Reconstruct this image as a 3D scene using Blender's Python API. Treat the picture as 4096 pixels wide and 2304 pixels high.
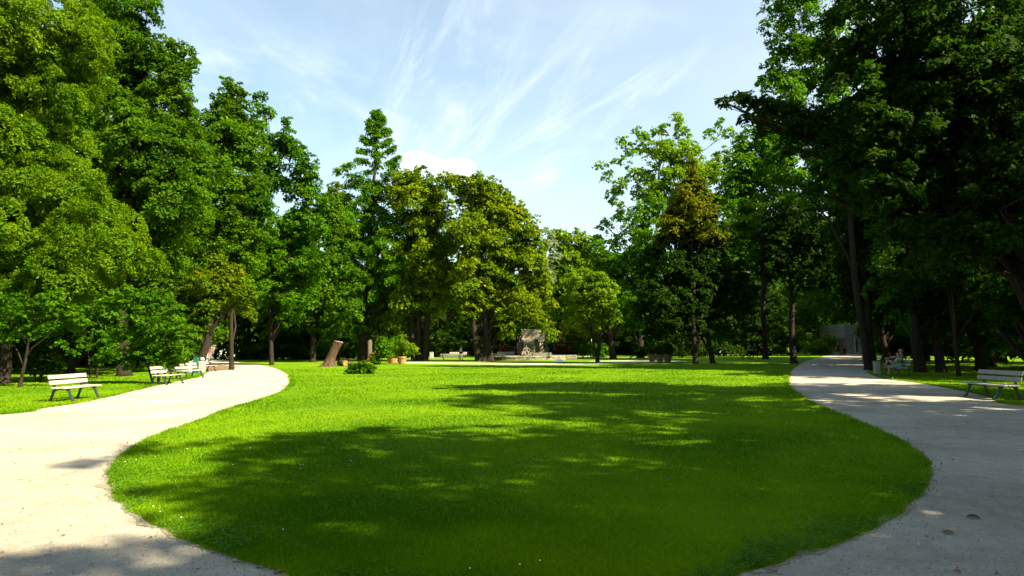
import bpy, bmesh, math, random
import numpy as np
from mathutils import Vector, Matrix, noise
from math import radians as R, sin, cos, pi

for o in list(bpy.data.objects): bpy.data.objects.remove(o)
S = bpy.context.scene
COL = S.collection
# ------------------------------------------------------------------ camera
F, CX, CY, CAMH = 683.0, 512.0, 288.0, 1.6
cam = bpy.data.cameras.new('camera'); camo = bpy.data.objects.new('camera', cam); COL.objects.link(camo)
cam.sensor_width = 36; cam.lens = 36 * F / 1024; cam.clip_start = .05; cam.clip_end = 5000
PITCH = math.atan(58 / F)
RM = Matrix.Rotation(R(90) + PITCH, 3, 'X') @ Matrix.Rotation(R(-.37), 3, 'Z')
camo.matrix_world = Matrix.Translation((0, 0, CAMH)) @ RM.to_4x4()
S.camera = camo
S.render.resolution_x = 1024; S.render.resolution_y = 576
# ------------------------------------------------------------------ light
SUN_EL, SUN_AZ = R(40), R(121)          # azimuth clockwise from +Y
sun = bpy.data.lights.new('sun', 'SUN'); suno = bpy.data.objects.new('sun', sun); COL.objects.link(suno)
sun.energy = 5.0; sun.angle = R(.5); sun.color = (1, .88, .60)
sd = Vector((cos(SUN_EL) * sin(SUN_AZ), cos(SUN_EL) * cos(SUN_AZ), sin(SUN_EL)))
suno.rotation_euler = sd.to_track_quat('Z', 'Y').to_euler(); suno.location = (30, -10, 40)
S.view_settings.view_transform = 'Standard'; S.view_settings.look = 'None'
S.view_settings.exposure = 1.95; S.view_settings.gamma = 1
SKY = .062
W = bpy.data.worlds.new('World'); S.world = W; W.use_nodes = True
nt = W.node_tree; nt.nodes.clear()
def N(t, ty, **kw):
    n = t.nodes.new(ty)
    for k, v in kw.items():
        if k.startswith('i_'):
            k = k[2:]; k = int(k) if k.isdigit() else k
            n.inputs[k].default_value = v
        else: setattr(n, k, v)
    return n
def math_(t, op, a, b=None, clamp=False):
    n = N(t, 'ShaderNodeMath', operation=op, use_clamp=clamp)
    for i, v in enumerate((a, b)):
        if v is None: continue
        if isinstance(v, (int, float)): n.inputs[i].default_value = v
        else: t.links.new(v, n.inputs[i])
    return n.outputs[0]
def world_nodes():
    t = nt; L = t.links.new
    out = N(t, 'ShaderNodeOutputWorld'); bg = N(t, 'ShaderNodeBackground'); bg.inputs[1].default_value = SKY
    sky = N(t, 'ShaderNodeTexSky', sky_type='NISHITA'); sky.sun_disc = False
    sky.sun_elevation = SUN_EL; sky.sun_rotation = SUN_AZ; sky.air_density = 1.0; sky.dust_density = .5; sky.ozone_density = 1.6
    tc = N(t, 'ShaderNodeTexCoord'); sp = N(t, 'ShaderNodeSeparateXYZ'); L(tc.outputs['Generated'], sp.inputs[0])
    az = math_(t, 'ARCTAN2', sp.outputs[0], sp.outputs[1]); el = math_(t, 'ARCSINE', sp.outputs[2])
    def coords(a0, e0, rot, sa, se):
        """azimuth / elevation of the sky turned by rot and stretched"""
        a = math_(t, 'SUBTRACT', az, a0); e = math_(t, 'SUBTRACT', el, e0)
        u = math_(t, 'ADD', math_(t, 'MULTIPLY', a, cos(rot)), math_(t, 'MULTIPLY', e, sin(rot)))
        v = math_(t, 'SUBTRACT', math_(t, 'MULTIPLY', e, cos(rot)), math_(t, 'MULTIPLY', a, sin(rot)))
        return math_(t, 'MULTIPLY', u, sa), math_(t, 'MULTIPLY', v, se)
    def noi(u, v, scale, detail, rough=.55, dist=0.):
        c = N(t, 'ShaderNodeCombineXYZ'); L(u, c.inputs[0]); L(v, c.inputs[1])
        n = N(t, 'ShaderNodeTexNoise'); n.inputs['Scale'].default_value = scale; n.inputs['Detail'].default_value = detail
        n.inputs['Roughness'].default_value = rough; n.inputs['Distortion'].default_value = dist
        L(c.outputs[0], n.inputs['Vector']); return n.outputs[0]
    def ramp(x, a, b):
        m = N(t, 'ShaderNodeMapRange', interpolation_type='SMOOTHSTEP'); m.inputs[1].default_value = a; m.inputs[2].default_value = b
        L(x, m.inputs[0]); return m.outputs[0]
    def blob(a0, e0, rot, ra, re, edge=0.):
        u, v = coords(a0, e0, rot, 1 / ra, 1 / re)
        d = math_(t, 'SQRT', math_(t, 'ADD', math_(t, 'MULTIPLY', u, u), math_(t, 'MULTIPLY', v, v)))
        return d
    def inv(x): return math_(t, 'SUBTRACT', 1.0, x, True)
    # fans of cirrus
    parts = []
    for (a0, e0, rot, ra, re, su, sv, s, lo, hi, k) in [
        (-.02, .27, R(44), .30, .10, 1.6, 8, 1.0, .42, .80, .85),
        (.08, .29, R(28), .28, .06, 2.0, 11, 1.3, .42, .78, .62),
        (-.30, .30, R(-20), .30, .14, 2.5, 5, 1.2, .40, .80, .62),
        (-.10, .38, R(60), .20, .12, 2.5, 7, 1.5, .42, .78, .50)]:
        d = blob(a0, e0, rot, ra, re); m = inv(ramp(d, .25, 1.1))
        u, v = coords(a0, e0, rot, su, sv)
        n = ramp(noi(u, v, s, 8, .62, 1.6), lo, hi)
        parts.append(math_(t, 'MULTIPLY', math_(t, 'MULTIPLY', m, n), k))
    u, v = coords(0, 0, 0, 3, 6)
    parts.append(math_(t, 'MULTIPLY', ramp(noi(u, v, 1.0, 5, .55, .5), .35, .8), .18))
    # a brighter, milkier sky towards the sun's side and the horizon
    parts.append(math_(t, 'MULTIPLY', ramp(az, -.5, .6), .22))
    parts.append(math_(t, 'MULTIPLY', inv(ramp(el, .0, .36)), .10))
    parts.append(math_(t, 'MULTIPLY', inv(ramp(el, .5, .9)), .14))
    tot = parts[0]
    for p in parts[1:]: tot = math_(t, 'ADD', tot, p)
    # small cumulus over the maples
    u, v = coords(0, 0, 0, 30, 40)
    edge = noi(u, v, 1.0, 5, .6)
    c = None
    for (px, py, rx, ry) in [(418, 163, 20, 11), (432, 168, 28, 9), (459, 168, 17, 10), (446, 171, 26, 7)]:
        dv = (RM @ Vector(((px - CX) / F, -(py - CY) / F, -1))).normalized()
        d = math_(t, 'ADD', blob(math.atan2(dv.x, dv.y), math.asin(dv.z), 0, rx / F, ry / F), math_(t, 'MULTIPLY', math_(t, 'SUBTRACT', edge, .5), .9))
        m = inv(ramp(d, .70, 1.15)); c = m if c is None else math_(t, 'MAXIMUM', c, m)
    tot = math_(t, 'MINIMUM', math_(t, 'ADD', tot, c), .96)
    mx = N(t, 'ShaderNodeMix', data_type='RGBA'); L(tot, mx.inputs[0]); 
    tn = N(t, 'ShaderNodeMix', data_type='RGBA', blend_type='MULTIPLY'); tn.inputs[0].default_value = 1; tn.inputs[7].default_value = (1.08, 1.13, .98, 1); L(sky.outputs[0], tn.inputs[6])
    L(tn.outputs[2], mx.inputs[6]); mx.inputs[7].default_value = (5.2, 5.7, 6.0, 1)
    L(mx.outputs[2], bg.inputs[0]); L(bg.outputs[0], out.inputs[0])
world_nodes()

# ------------------------------------------------------------------ geometry helpers
def ray(px, py): return RM @ Vector(((px - CX) / F, -(py - CY) / F, -1))
def G(px, py, z=0.):
    """where the sight line meets the ground"""
    d = ray(px, py); k = (z - CAMH) / d.z; return Vector((d.x * k, d.y * k, z))
def P(px, py, Y):
    d = ray(px, py); k = Y / d.y; return Vector((d.x * k, Y, CAMH + d.z * k))
def tag(o, label=None, cat=None, group=None, kind=None):
    if label: o['label'] = label
    if cat: o['category'] = cat
    if group: o['group'] = group
    if kind: o['kind'] = kind
    return o
def empty(name, loc, rz=0.):
    o = bpy.data.objects.new(name, None); COL.objects.link(o); o.location = loc; o.rotation_euler.z = rz; o.empty_display_size = .3; return o
def thing(name, label, cat, loc, rz=0., group=None): return tag(empty(name, loc, rz), label, cat, group)
def kids(o): return [c for c in bpy.data.objects if c.parent == o]
def dup(root, loc, rz=0., sc=None, label=None, group=None, _p=None):
    r = root.copy(); COL.objects.link(r)
    if _p is None:
        r.location = loc; r.rotation_euler.z = rz
        if sc is not None: r.scale = (sc, sc, sc) if isinstance(sc, (int, float)) else sc
        if label: r['label'] = label
        if group: r['group'] = group
    else: r.parent = _p
    for ch in kids(root): dup(ch, None, _p=r)
    return r
class MB:
    def __init__(s): s.v = []; s.f = []; s.n = 0
    def add(s, vs, fs):
        b = len(s.v); s.v += [tuple(v) for v in vs]; s.f += [tuple(b + i for i in f) for f in fs]; return s
    def box(s, c, d, M=None, bev=0.):
        x, y, z = d[0] / 2, d[1] / 2, d[2] / 2
        if bev <= 0:
            vs = [Vector((sx * x, sy * y, sz * z)) for sx in (-1, 1) for sy in (-1, 1) for sz in (-1, 1)]
            fs = [(0, 1, 3, 2), (4, 6, 7, 5), (0, 4, 5, 1), (2, 3, 7, 6), (0, 2, 6, 4), (1, 5, 7, 3)]
        else:
            bm = bmesh.new(); bmesh.ops.create_cube(bm, size=1)
            for v in bm.verts: v.co = Vector((v.co.x * d[0], v.co.y * d[1], v.co.z * d[2]))
            bmesh.ops.bevel(bm, geom=list(bm.edges), offset=bev, segments=2, affect='EDGES', profile=.5)
            bm.verts.index_update(); vs = [v.co.copy() for v in bm.verts]; fs = [tuple(v.index for v in f.verts) for f in bm.faces]; bm.free()
        M = M or Matrix.Identity(3)
        return s.add([M @ v + Vector(c) for v in vs], fs)
    def tube(s, pts, rad, n=8, cap=True, wob=0., squash=None):
        pts = [Vector(p) for p in pts]; rings = []
        if isinstance(rad, (int, float)): rad = [rad] * len(pts)
        up = Vector((.13, .97, .21)).normalized(); vs = []; fs = []
        for i, p in enumerate(pts):
            t = (pts[min(i + 1, len(pts) - 1)] - pts[max(i - 1, 0)]).normalized()
            a = t.cross(up)
            if a.length < 1e-3: a = t.cross(Vector((1, 0, 0)))
            a.normalize(); b = t.cross(a).normalized(); up = b if False else up
            for k in range(n):
                q = 2 * pi * k / n; r = rad[i]
                if wob: r *= 1 + wob * noise.noise(Vector((cos(q) * 1.5, sin(q) * 1.5, i * .35 + p.x)))
                vs.append(p + a * cos(q) * r + b * sin(q) * r)
        for i in range(len(pts) - 1):
            for k in range(n):
                k2 = (k + 1) % n; fs.append((i * n + k, i * n + k2, (i + 1) * n + k2, (i + 1) * n + k))
        if cap: fs.append(tuple(range(n - 1, -1, -1))); fs.append(tuple(range((len(pts) - 1) * n, len(pts) * n)))
        return s.add(vs, fs)
    def lathe(s, prof, n=20, c=(0, 0, 0)):
        vs = []; fs = []
        for (r, z) in prof:
            for k in range(n):
                q = 2 * pi * k / n; vs.append((c[0] + r * cos(q), c[1] + r * sin(q), c[2] + z))
        for i in range(len(prof) - 1):
            for k in range(n):
                k2 = (k + 1) % n; fs.append((i * n + k, i * n + k2, (i + 1) * n + k2, (i + 1) * n + k))
        if prof[0][0] > 1e-4: fs.append(tuple(range(n - 1, -1, -1)))
        if prof[-1][0] > 1e-4: fs.append(tuple(range((len(prof) - 1) * n, len(prof) * n)))
        return s.add(vs, fs)
    def strip(s, pts, wid, y0, y1):
        """a ribbon in the x-z plane with a width at each point, extruded from y0 to y1"""
        a = []; b = []
        for i, p in enumerate(pts):
            p = Vector(p); q0 = Vector(pts[max(i - 1, 0)]); q1 = Vector(pts[min(i + 1, len(pts) - 1)])
            t = (q1 - q0).normalized(); nn = Vector((-t.y, t.x)); w = wid[i] / 2
            a.append(p + nn * w); b.append(p - nn * w)
        vs = []
        for y in (y0, y1):
            for l in (a, b): vs += [(p.x, y, p.y) for p in l]
        m = len(pts); fs = []
        A0, B0, A1, B1 = 0, m, 2 * m, 3 * m
        for i in range(m - 1):
            fs += [(A0 + i, A0 + i + 1, B0 + i + 1, B0 + i), (A1 + i, B1 + i, B1 + i + 1, A1 + i + 1),
                   (A0 + i, A1 + i, A1 + i + 1, A0 + i + 1), (B0 + i, B0 + i + 1, B1 + i + 1, B1 + i)]
        fs += [(A0, B0, B1, A1), (A0 + m - 1, A1 + m - 1, B1 + m - 1, B0 + m - 1)]
        return s.add(vs, fs)
    def build(s, name, mat, parent=None, smooth=False, loc=None):
        me = bpy.data.meshes.new(name); me.from_pydata(s.v, [], s.f); me.update()
        bm = bmesh.new(); bm.from_mesh(me); bmesh.ops.recalc_face_normals(bm, faces=bm.faces); bm.to_mesh(me); bm.free()
        if smooth: me.polygons.foreach_set('use_smooth', [True] * len(me.polygons))
        me.materials.append(mat); o = bpy.data.objects.new(name, me); COL.objects.link(o)
        if parent is not None: o.parent = parent
        if loc is not None: o.location = loc
        return o
def np_mesh(name, V, k, mat, parent=None, tint=None, faces=None):
    """V: (n*k,3) vertices, one k-gon after the other"""
    me = bpy.data.meshes.new(name); nv = len(V); nf = nv // k
    me.vertices.add(nv); me.vertices.foreach_set('co', np.ascontiguousarray(V, np.float32).ravel())
    me.loops.add(nv); me.loops.foreach_set('vertex_index', np.arange(nv, dtype=np.int32))
    me.polygons.add(nf); me.polygons.foreach_set('loop_start', np.arange(0, nv, k, dtype=np.int32))
    try: me.polygons.foreach_set('loop_total', np.full(nf, k, np.int32))
    except Exception: pass
    if tint is not None:
        a = me.attributes.new('tint', 'FLOAT', 'FACE'); a.data.foreach_set('value', tint.astype(np.float32))
    me.update(calc_edges=True); me.materials.append(mat)
    o = bpy.data.objects.new(name, me); COL.objects.link(o)
    if parent is not None: o.parent = parent
    return o

# ------------------------------------------------------------------ materials
def mat_base(name):
    m = bpy.data.materials.new(name); m.use_nodes = True; t = m.node_tree; b = t.nodes['Principled BSDF']; return m, t, b
def mat(name, col, rough=.7, var=.12, scale=8., bump=0., bscale=None, metal=0., spec=.4, col2=None):
    m, t, b = mat_base(name); L = t.links.new
    b.inputs['Roughness'].default_value = rough; b.inputs['Metallic'].default_value = metal; b.inputs['Specular IOR Level'].default_value = spec
    tc = N(t, 'ShaderNodeTexCoord'); n = N(t, 'ShaderNodeTexNoise'); n.inputs['Scale'].default_value = scale; n.inputs['Detail'].default_value = 5
    L(tc.outputs['Object'], n.inputs['Vector'])
    r = N(t, 'ShaderNodeValToRGB'); c2 = col2 or tuple(c * (1 + var * 2) for c in col); c1 = tuple(c * (1 - var * 2) for c in col) if not col2 else col
    r.color_ramp.elements[0].position = .3; r.color_ramp.elements[0].color = (*c1, 1)
    r.color_ramp.elements[1].position = .7; r.color_ramp.elements[1].color = (*c2, 1)
    L(n.outputs[0], r.inputs[0]); L(r.outputs[0], b.inputs['Base Color'])
    if bump:
        n2 = N(t, 'ShaderNodeTexNoise'); n2.inputs['Scale'].default_value = bscale or scale * 4; n2.inputs['Detail'].default_value = 4
        L(tc.outputs['Object'], n2.inputs['Vector']); bp = N(t, 'ShaderNodeBump'); bp.inputs['Strength'].default_value = bump; bp.inputs['Distance'].default_value = .02
        L(n2.outputs[0], bp.inputs['Height']); L(bp.outputs[0], b.inputs['Normal'])
    return m
def leafmat(name, c1, c2, c3=None, at3=.93, trans=.42, nscale=.35, tcol=None):
    """leaf colours: each leaf has its own tint, branches drift slowly between the two greens"""
    m, t, b = mat_base(name); L = t.links.new
    at = N(t, 'ShaderNodeAttribute', attribute_name='tint')
    tc = N(t, 'ShaderNodeTexCoord'); n = N(t, 'ShaderNodeTexNoise'); n.inputs['Scale'].default_value = nscale; n.inputs['Detail'].default_value = 3
    L(tc.outputs['Object'], n.inputs['Vector'])
    x = math_(t, 'ADD', math_(t, 'MULTIPLY', at.outputs['Fac'], .55), math_(t, 'MULTIPLY', math_(t, 'SUBTRACT', n.outputs[0], .28), .95), True)
    r = N(t, 'ShaderNodeValToRGB'); e = r.color_ramp.elements
    e[0].position = .1; e[0].color = (*c1, 1); e[1].position = .8; e[1].color = (*c2, 1)
    if c3: q = e.new(at3); q.color = (*c3, 1)
    L(x, r.inputs[0]); L(r.outputs[0], b.inputs['Base Color'])
    b.inputs['Roughness'].default_value = .6; b.inputs['Specular IOR Level'].default_value = .08
    tr = N(t, 'ShaderNodeBsdfTranslucent'); mx = N(t, 'ShaderNodeMixShader'); mx.inputs[0].default_value = trans
    h = N(t, 'ShaderNodeMix', data_type='RGBA', blend_type='MULTIPLY'); h.inputs[0].default_value = 1; h.inputs[7].default_value = tcol or (1.7, 1.6, .5, 1)
    L(r.outputs[0], h.inputs[6]); L(h.outputs[2], tr.inputs[0])
    L(b.outputs[0], mx.inputs[1]); L(tr.outputs[0], mx.inputs[2]); L(mx.outputs[0], t.nodes['Material Output'].inputs[0])
    return m
def bark(name, c1, c2, sc=6.):
    m, t, b = mat_base(name); L = t.links.new
    tc = N(t, 'ShaderNodeTexCoord'); mp = N(t, 'ShaderNodeMapping'); mp.inputs['Scale'].default_value = (1, 1, .22); L(tc.outputs['Object'], mp.inputs[0])
    n = N(t, 'ShaderNodeTexNoise'); n.inputs['Scale'].default_value = sc * 2; n.inputs['Detail'].default_value = 7; n.inputs['Roughness'].default_value = .65; L(mp.outputs[0], n.inputs['Vector'])
    v = N(t, 'ShaderNodeTexVoronoi', feature='DISTANCE_TO_EDGE'); v.inputs['Scale'].default_value = sc * 2.2; L(mp.outputs[0], v.inputs['Vector'])
    r = N(t, 'ShaderNodeValToRGB'); e = r.color_ramp.elements; e[0].position = .3; e[0].color = (*c1, 1); e[1].position = .7; e[1].color = (*c2, 1)
    L(n.outputs[0], r.inputs[0]); L(r.outputs[0], b.inputs['Base Color']); b.inputs['Roughness'].default_value = .92; b.inputs['Specular IOR Level'].default_value = .15
    bp = N(t, 'ShaderNodeBump'); bp.inputs['Strength'].default_value = .9; bp.inputs['Distance'].default_value = .04
    L(math_(t, 'ADD', math_(t, 'MULTIPLY', v.outputs[0], 1.2, True), n.outputs[0]), bp.inputs['Height']); L(bp.outputs[0], b.inputs['Normal'])
    return m
M = {}
M['lush'] = leafmat('leaf lush', (.014, .060, .0006), (.082, .20, .0010), (.15, .22, .002))
M['oak'] = leafmat('leaf oak', (.012, .050, .0006), (.088, .19, .0010), (.18, .22, .002))
M['locust'] = leafmat('leaf locust', (.024, .080, .0006), (.125, .215, .0010), (.22, .24, .002))
M['maple'] = leafmat('leaf maple', (.030, .085, .0006), (.185, .255, .0010), (.36, .28, .002), .86)
M['dark'] = leafmat('leaf dark', (.006, .022, .0008), (.024, .066, .001), (.085, .13, .001), .95)  # near black greens: shade of unlit crowns and understory is in the colour
M['ginkgo'] = leafmat('leaf ginkgo', (.022, .088, .0012), (.105, .235, .0018), (.13, .22, .004))
M['poplar'] = leafmat('leaf poplar', (.06, .14, .003), (.15, .29, .008), (.30, .32, .01))
M['yellow'] = leafmat('leaf yellowing', (.03, .060, .0008), (.145, .150, .001), (.26, .17, .002))
M['bright'] = leafmat('leaf bright', (.05, .13, .0008), (.15, .24, .0012), (.26, .27, .002))
M['rusty'] = leafmat('leaf rusty', (.034, .10, .0008), (.125, .175, .001), (.26, .10, .003), .84)
M['orange'] = leafmat('leaf orange', (.14, .12, .002), (.40, .18, .004), (.45, .14, .004))
M['silver'] = leafmat('leaf silver', (.08, .13, .06), (.20, .26, .15), (.3, .35, .25))
M['grassblade'] = leafmat('grass blade', (.038, .125, .0004), (.175, .305, .0006), (.30, .30, .003), .96, .35, .16)
M['clover'] = leafmat('clover leaf', (.04, .13, .004), (.10, .22, .008), None)
M['bark'] = bark('bark dark', (.010, .008, .006), (.038, .028, .021))
M['barkgrey'] = bark('bark grey', (.045, .034, .026), (.16, .125, .095))
M['barkpale'] = bark('bark pale', (.10, .09, .08), (.30, .28, .24))
M['barkstump'] = bark('bark stump', (.016, .010, .006), (.12, .075, .045), 3)
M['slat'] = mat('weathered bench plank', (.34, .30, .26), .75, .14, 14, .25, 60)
M['slatshade'] = mat('shade toned bench plank', (.24, .24, .22), .75, .10, 12, .15, 60)  # darker copy of the plank; the right benches' shade is in its colour
M['iron'] = mat('painted cast iron', (.030, .040, .042), .42, .15, 20, .1)
M['ironblk'] = mat('black wrought iron', (.012, .012, .013), .5)
M['teal'] = mat('teal post paint', (.010, .12, .105), .45)
M['galv'] = mat('pale bin metal', (.33, .33, .30), .5, .08, 9)
M['bindark'] = mat('dark bin metal', (.03, .035, .03), .6)
M['terra'] = mat('terracotta', (.42, .19, .09), .85, .12, 9, .2)
M['terradark'] = mat('darker terracotta', (.24, .13, .08), .85, .15, 9, .2)  # darker copy of the terracotta; the three pots' shade is in its colour
M['soil'] = mat('pot soil', (.025, .017, .011), .95)
M['stone'] = mat('fountain stone', (.20, .175, .14), .85, .3, 4, .5, 14)
M['statue'] = mat('statue limestone', (.15, .125, .09), .85, .35, 7, .8, 18)
M['water'] = mat('basin water', (.02, .03, .025), .06, .1, 2, .2, 6)
M['cream'] = mat('cream render', (.44, .36, .27), .9, .04, 1)
M['white'] = mat('white render', (.72, .75, .76), .9, .03, 1)
M['pink'] = mat('pale pink render', (.62, .40, .33), .9, .04, 1)
M['roof'] = mat('roof tiles', (.22, .07, .04), .85, .2, 6, .3)
M['pane'] = mat('dark window glass', (.03, .035, .04), .15, .1, 2)
M['framew'] = mat('window frame paint', (.55, .50, .42), .6)
M['plaque'] = mat('white sign sheet', (.82, .82, .80), .35, .02)
M['skin'] = mat('skin', (.36, .17, .11), .55, .05, 10)
M['hairb'] = mat('brown hair', (.045, .028, .018), .7, .2, 40)
M['hairg'] = mat('greying hair', (.06, .05, .042), .7, .3, 40)
def cloth(n, c): return mat(n, c, .9, .08, 12, .15, 90)
M['navy'] = cloth('navy cloth', (.012, .014, .03)); M['black'] = cloth('black cloth', (.010, .010, .011)); M['wh'] = cloth('white cloth', (.62, .66, .72))
M['jean'] = cloth('pale jeans', (.20, .36, .55)); M['red'] = cloth('dull red cloth', (.26, .045, .05)); M['grey'] = cloth('grey cloth', (.20, .21, .22))
M['tealcl'] = cloth('dark teal shirt', (.012, .105, .085)); M['sage'] = cloth('sage green shorts', (.12, .22, .15)); M['bagw'] = cloth('white bag', (.7, .66, .62))
M['straw'] = cloth('straw', (.45, .33, .12)); M['khaki'] = cloth('khaki rucksack', (.18, .17, .13)); M['redbag'] = cloth('red bag', (.6, .04, .03))
M['shoeb'] = mat('dark shoe', (.012, .014, .03), .6); M['sole'] = mat('shoe sole', (.42, .40, .36), .7); M['phone'] = mat('phone body', (.03, .03, .10), .2)
M['lime'] = mat('lime trim', (.30, .55, .03), .6); M['rubber'] = mat('rubber', (.012, .012, .012), .8); M['blue'] = mat('blue paint', (.03, .06, .25), .4)
def cutwood():
    m, t, b = mat_base('sawn wood'); L = t.links.new
    tc = N(t, 'ShaderNodeTexCoord'); w = N(t, 'ShaderNodeTexWave', wave_type='RINGS', rings_direction='Z'); w.inputs['Scale'].default_value = 9; w.inputs['Distortion'].default_value = 2.5
    L(tc.outputs['Object'], w.inputs['Vector']); r = N(t, 'ShaderNodeValToRGB'); e = r.color_ramp.elements
    e[0].color = (.46, .25, .12, 1); e[1].color = (.74, .52, .33, 1); L(w.outputs[0], r.inputs[0]); L(r.outputs[0], b.inputs['Base Color']); b.inputs['Roughness'].default_value = .85
    return m
M['cut'] = cutwood()
M['rot'] = mat('orange rotten wood', (.50, .13, .03), .9, .3, 9, .4)
def brickmat():
    m, t, b = mat_base('stone masonry'); L = t.links.new
    tc = N(t, 'ShaderNodeTexCoord'); mp = N(t, 'ShaderNodeMapping'); mp.inputs['Rotation'].default_value = (R(90), 0, 0); L(tc.outputs['Object'], mp.inputs[0])
    k = N(t, 'ShaderNodeTexBrick'); k.inputs['Color1'].default_value = (.26, .22, .18, 1); k.inputs['Color2'].default_value = (.36, .31, .26, 1); k.inputs['Mortar'].default_value = (.14, .12, .10, 1)
    k.inputs['Scale'].default_value = 1.0; k.inputs['Brick Width'].default_value = .8; k.inputs['Row Height'].default_value = .32; k.inputs['Mortar Size'].default_value = .02
    L(mp.outputs[0], k.inputs['Vector']); L(k.outputs[0], b.inputs['Base Color']); b.inputs['Roughness'].default_value = .9; return m
M['masonry'] = brickmat()
def groundmat():
    m, t, b = mat_base('lawn turf'); L = t.links.new
    tc = N(t, 'ShaderNodeTexCoord')
    def nz(s, d=5, r=.6):
        n = N(t, 'ShaderNodeTexNoise'); n.inputs['Scale'].default_value = s; n.inputs['Detail'].default_value = d; n.inputs['Roughness'].default_value = r; L(tc.outputs['Object'], n.inputs['Vector']); return n.outputs[0]
    x = math_(t, 'ADD', math_(t, 'MULTIPLY', nz(.22, 4), .6), math_(t, 'MULTIPLY', nz(14, 6, .75), .5))
    r = N(t, 'ShaderNodeValToRGB'); e = r.color_ramp.elements; e[0].position = .32; e[0].color = (.043, .120, .0004, 1); e[1].position = .75; e[1].color = (.165, .290, .0006, 1)
    L(x, r.inputs[0]); L(r.outputs[0], b.inputs['Base Color']); b.inputs['Roughness'].default_value = .9; b.inputs['Specular IOR Level'].default_value = .1
    bp = N(t, 'ShaderNodeBump'); bp.inputs['Strength'].default_value = .6; bp.inputs['Distance'].default_value = .05; L(nz(45, 4, .8), bp.inputs['Height']); L(bp.outputs[0], b.inputs['Normal']); return m
def pathmat(name, ca, cb):
    m, t, b = mat_base(name); L = t.links.new
    tc = N(t, 'ShaderNodeTexCoord')
    def nz(s, d=5, r=.6):
        n = N(t, 'ShaderNodeTexNoise'); n.inputs['Scale'].default_value = s; n.inputs['Detail'].default_value = d; n.inputs['Roughness'].default_value = r; L(tc.outputs['Object'], n.inputs['Vector']); return n.outputs[0]
    x = math_(t, 'ADD', math_(t, 'ADD', math_(t, 'MULTIPLY', nz(.5, 6), .35), math_(t, 'MULTIPLY', nz(4.5, 7, .75), .32)), math_(t, 'MULTIPLY', nz(60, 6, .9), .45))
    r = N(t, 'ShaderNodeValToRGB'); e = r.color_ramp.elements; e[0].position = .41; e[0].color = (*ca, 1); e[1].position = .66; e[1].color = (*cb, 1)
    L(x, r.inputs[0])
    v = N(t, 'ShaderNodeTexVoronoi'); v.inputs['Scale'].default_value = 38; L(tc.outputs['Object'], v.inputs['Vector'])
    sp = N(t, 'ShaderNodeMapRange'); sp.inputs[1].default_value = .0; sp.inputs[2].default_value = .22; sp.inputs[3].default_value = .45; sp.inputs[4].default_value = 1; L(v.outputs['Distance'], sp.inputs[0])
    g = math_(t, 'MAXIMUM', sp.outputs[0], math_(t, 'GREATER_THAN', nz(3.1, 3), .46))
    mx = N(t, 'ShaderNodeMix', data_type='RGBA', blend_type='MULTIPLY'); mx.inputs[0].default_value = 1; L(r.outputs[0], mx.inputs[6]); L(g, mx.inputs[7])
    L(mx.outputs[2], b.inputs['Base Color']); b.inputs['Roughness'].default_value = .95; b.inputs['Specular IOR Level'].default_value = .12
    bp = N(t, 'ShaderNodeBump'); bp.inputs['Strength'].default_value = .9; bp.inputs['Distance'].default_value = .02
    L(math_(t, 'ADD', nz(120, 4, .8), math_(t, 'MULTIPLY', nz(7, 4), .8)), bp.inputs['Height']); L(bp.outputs[0], b.inputs['Normal']); return m
M['ground'] = groundmat(); M['path'] = pathmat('fine gravel', (.23, .195, .15), (.53, .475, .39)); M['edgesoil'] = mat('dry soil along the turf edge', (.10, .08, .04), .95, .3, 14, .6, 60, col2=(.33, .285, .21)); M['dirtshade'] = mat('worn soil verge with path shade', (.17, .105, .06), .95, .25, 3, .3)

# ------------------------------------------------------------------ ground and paths
def ground():
    mb = MB(); mb.add([(-1500, -1500, 0), (1500, -1500, 0), (1500, 1500, 0), (-1500, 1500, 0)], [(0, 1, 2, 3)])
    tag(mb.build('ground', M['ground']), kind='structure')
ground()
def smooth(pts, n=8):
    """Catmull-Rom through ground points"""
    out = []
    for i in range(len(pts) - 1):
        p0 = pts[max(i - 1, 0)]; p1 = pts[i]; p2 = pts[i + 1]; p3 = pts[min(i + 2, len(pts) - 1)]
        for k in range(n):
            t = k / n
            out.append(.5 * ((2 * p1) + (p2 - p0) * t + (2 * p0 - 5 * p1 + 4 * p2 - p3) * t * t + (3 * p1 - p0 - 3 * p2 + p3) * t ** 3))
    out.append(pts[-1]); return out
inner_px = [(204, 354.2), (217, 357), (228, 360.2), (240, 362.5), (256, 364.5), (272, 367.5), (285, 373), (291, 381), (285, 389), (262, 399), (230, 409), (190, 423.5), (150, 438), (126, 451), (111, 465), (108, 480), (117, 500), (140, 518), (175, 537), (215, 553), (258, 567), (295, 577)]
inner_px2 = [(743, 577), (775, 565), (827, 549), (867, 535), (898, 517), (924, 492), (932, 473), (925, 457), (902, 441), (867, 425), (827, 409), (799, 395), (789, 386), (788.5, 376), (795, 368), (806, 361.5), (819, 357.6), (830, 354.6), (839, 352)]
inner = smooth([G(*p) for p in inner_px] + [Vector((-.7, 4.2, 0)), Vector((.7, 4.15, 0))] + [G(*p) for p in inner_px2], 7)
right_out = smooth([G(*p) for p in [(861, 352.3), (862, 357), (863, 363), (868, 371), (882, 378), (914, 382.5), (954, 389), (994, 398.5), (1024, 406)]] + [Vector((16, 13, 0)), Vector((17, 4, 0)), Vector((12, -7, 0)), Vector((0, -10, 0))], 7)
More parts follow.
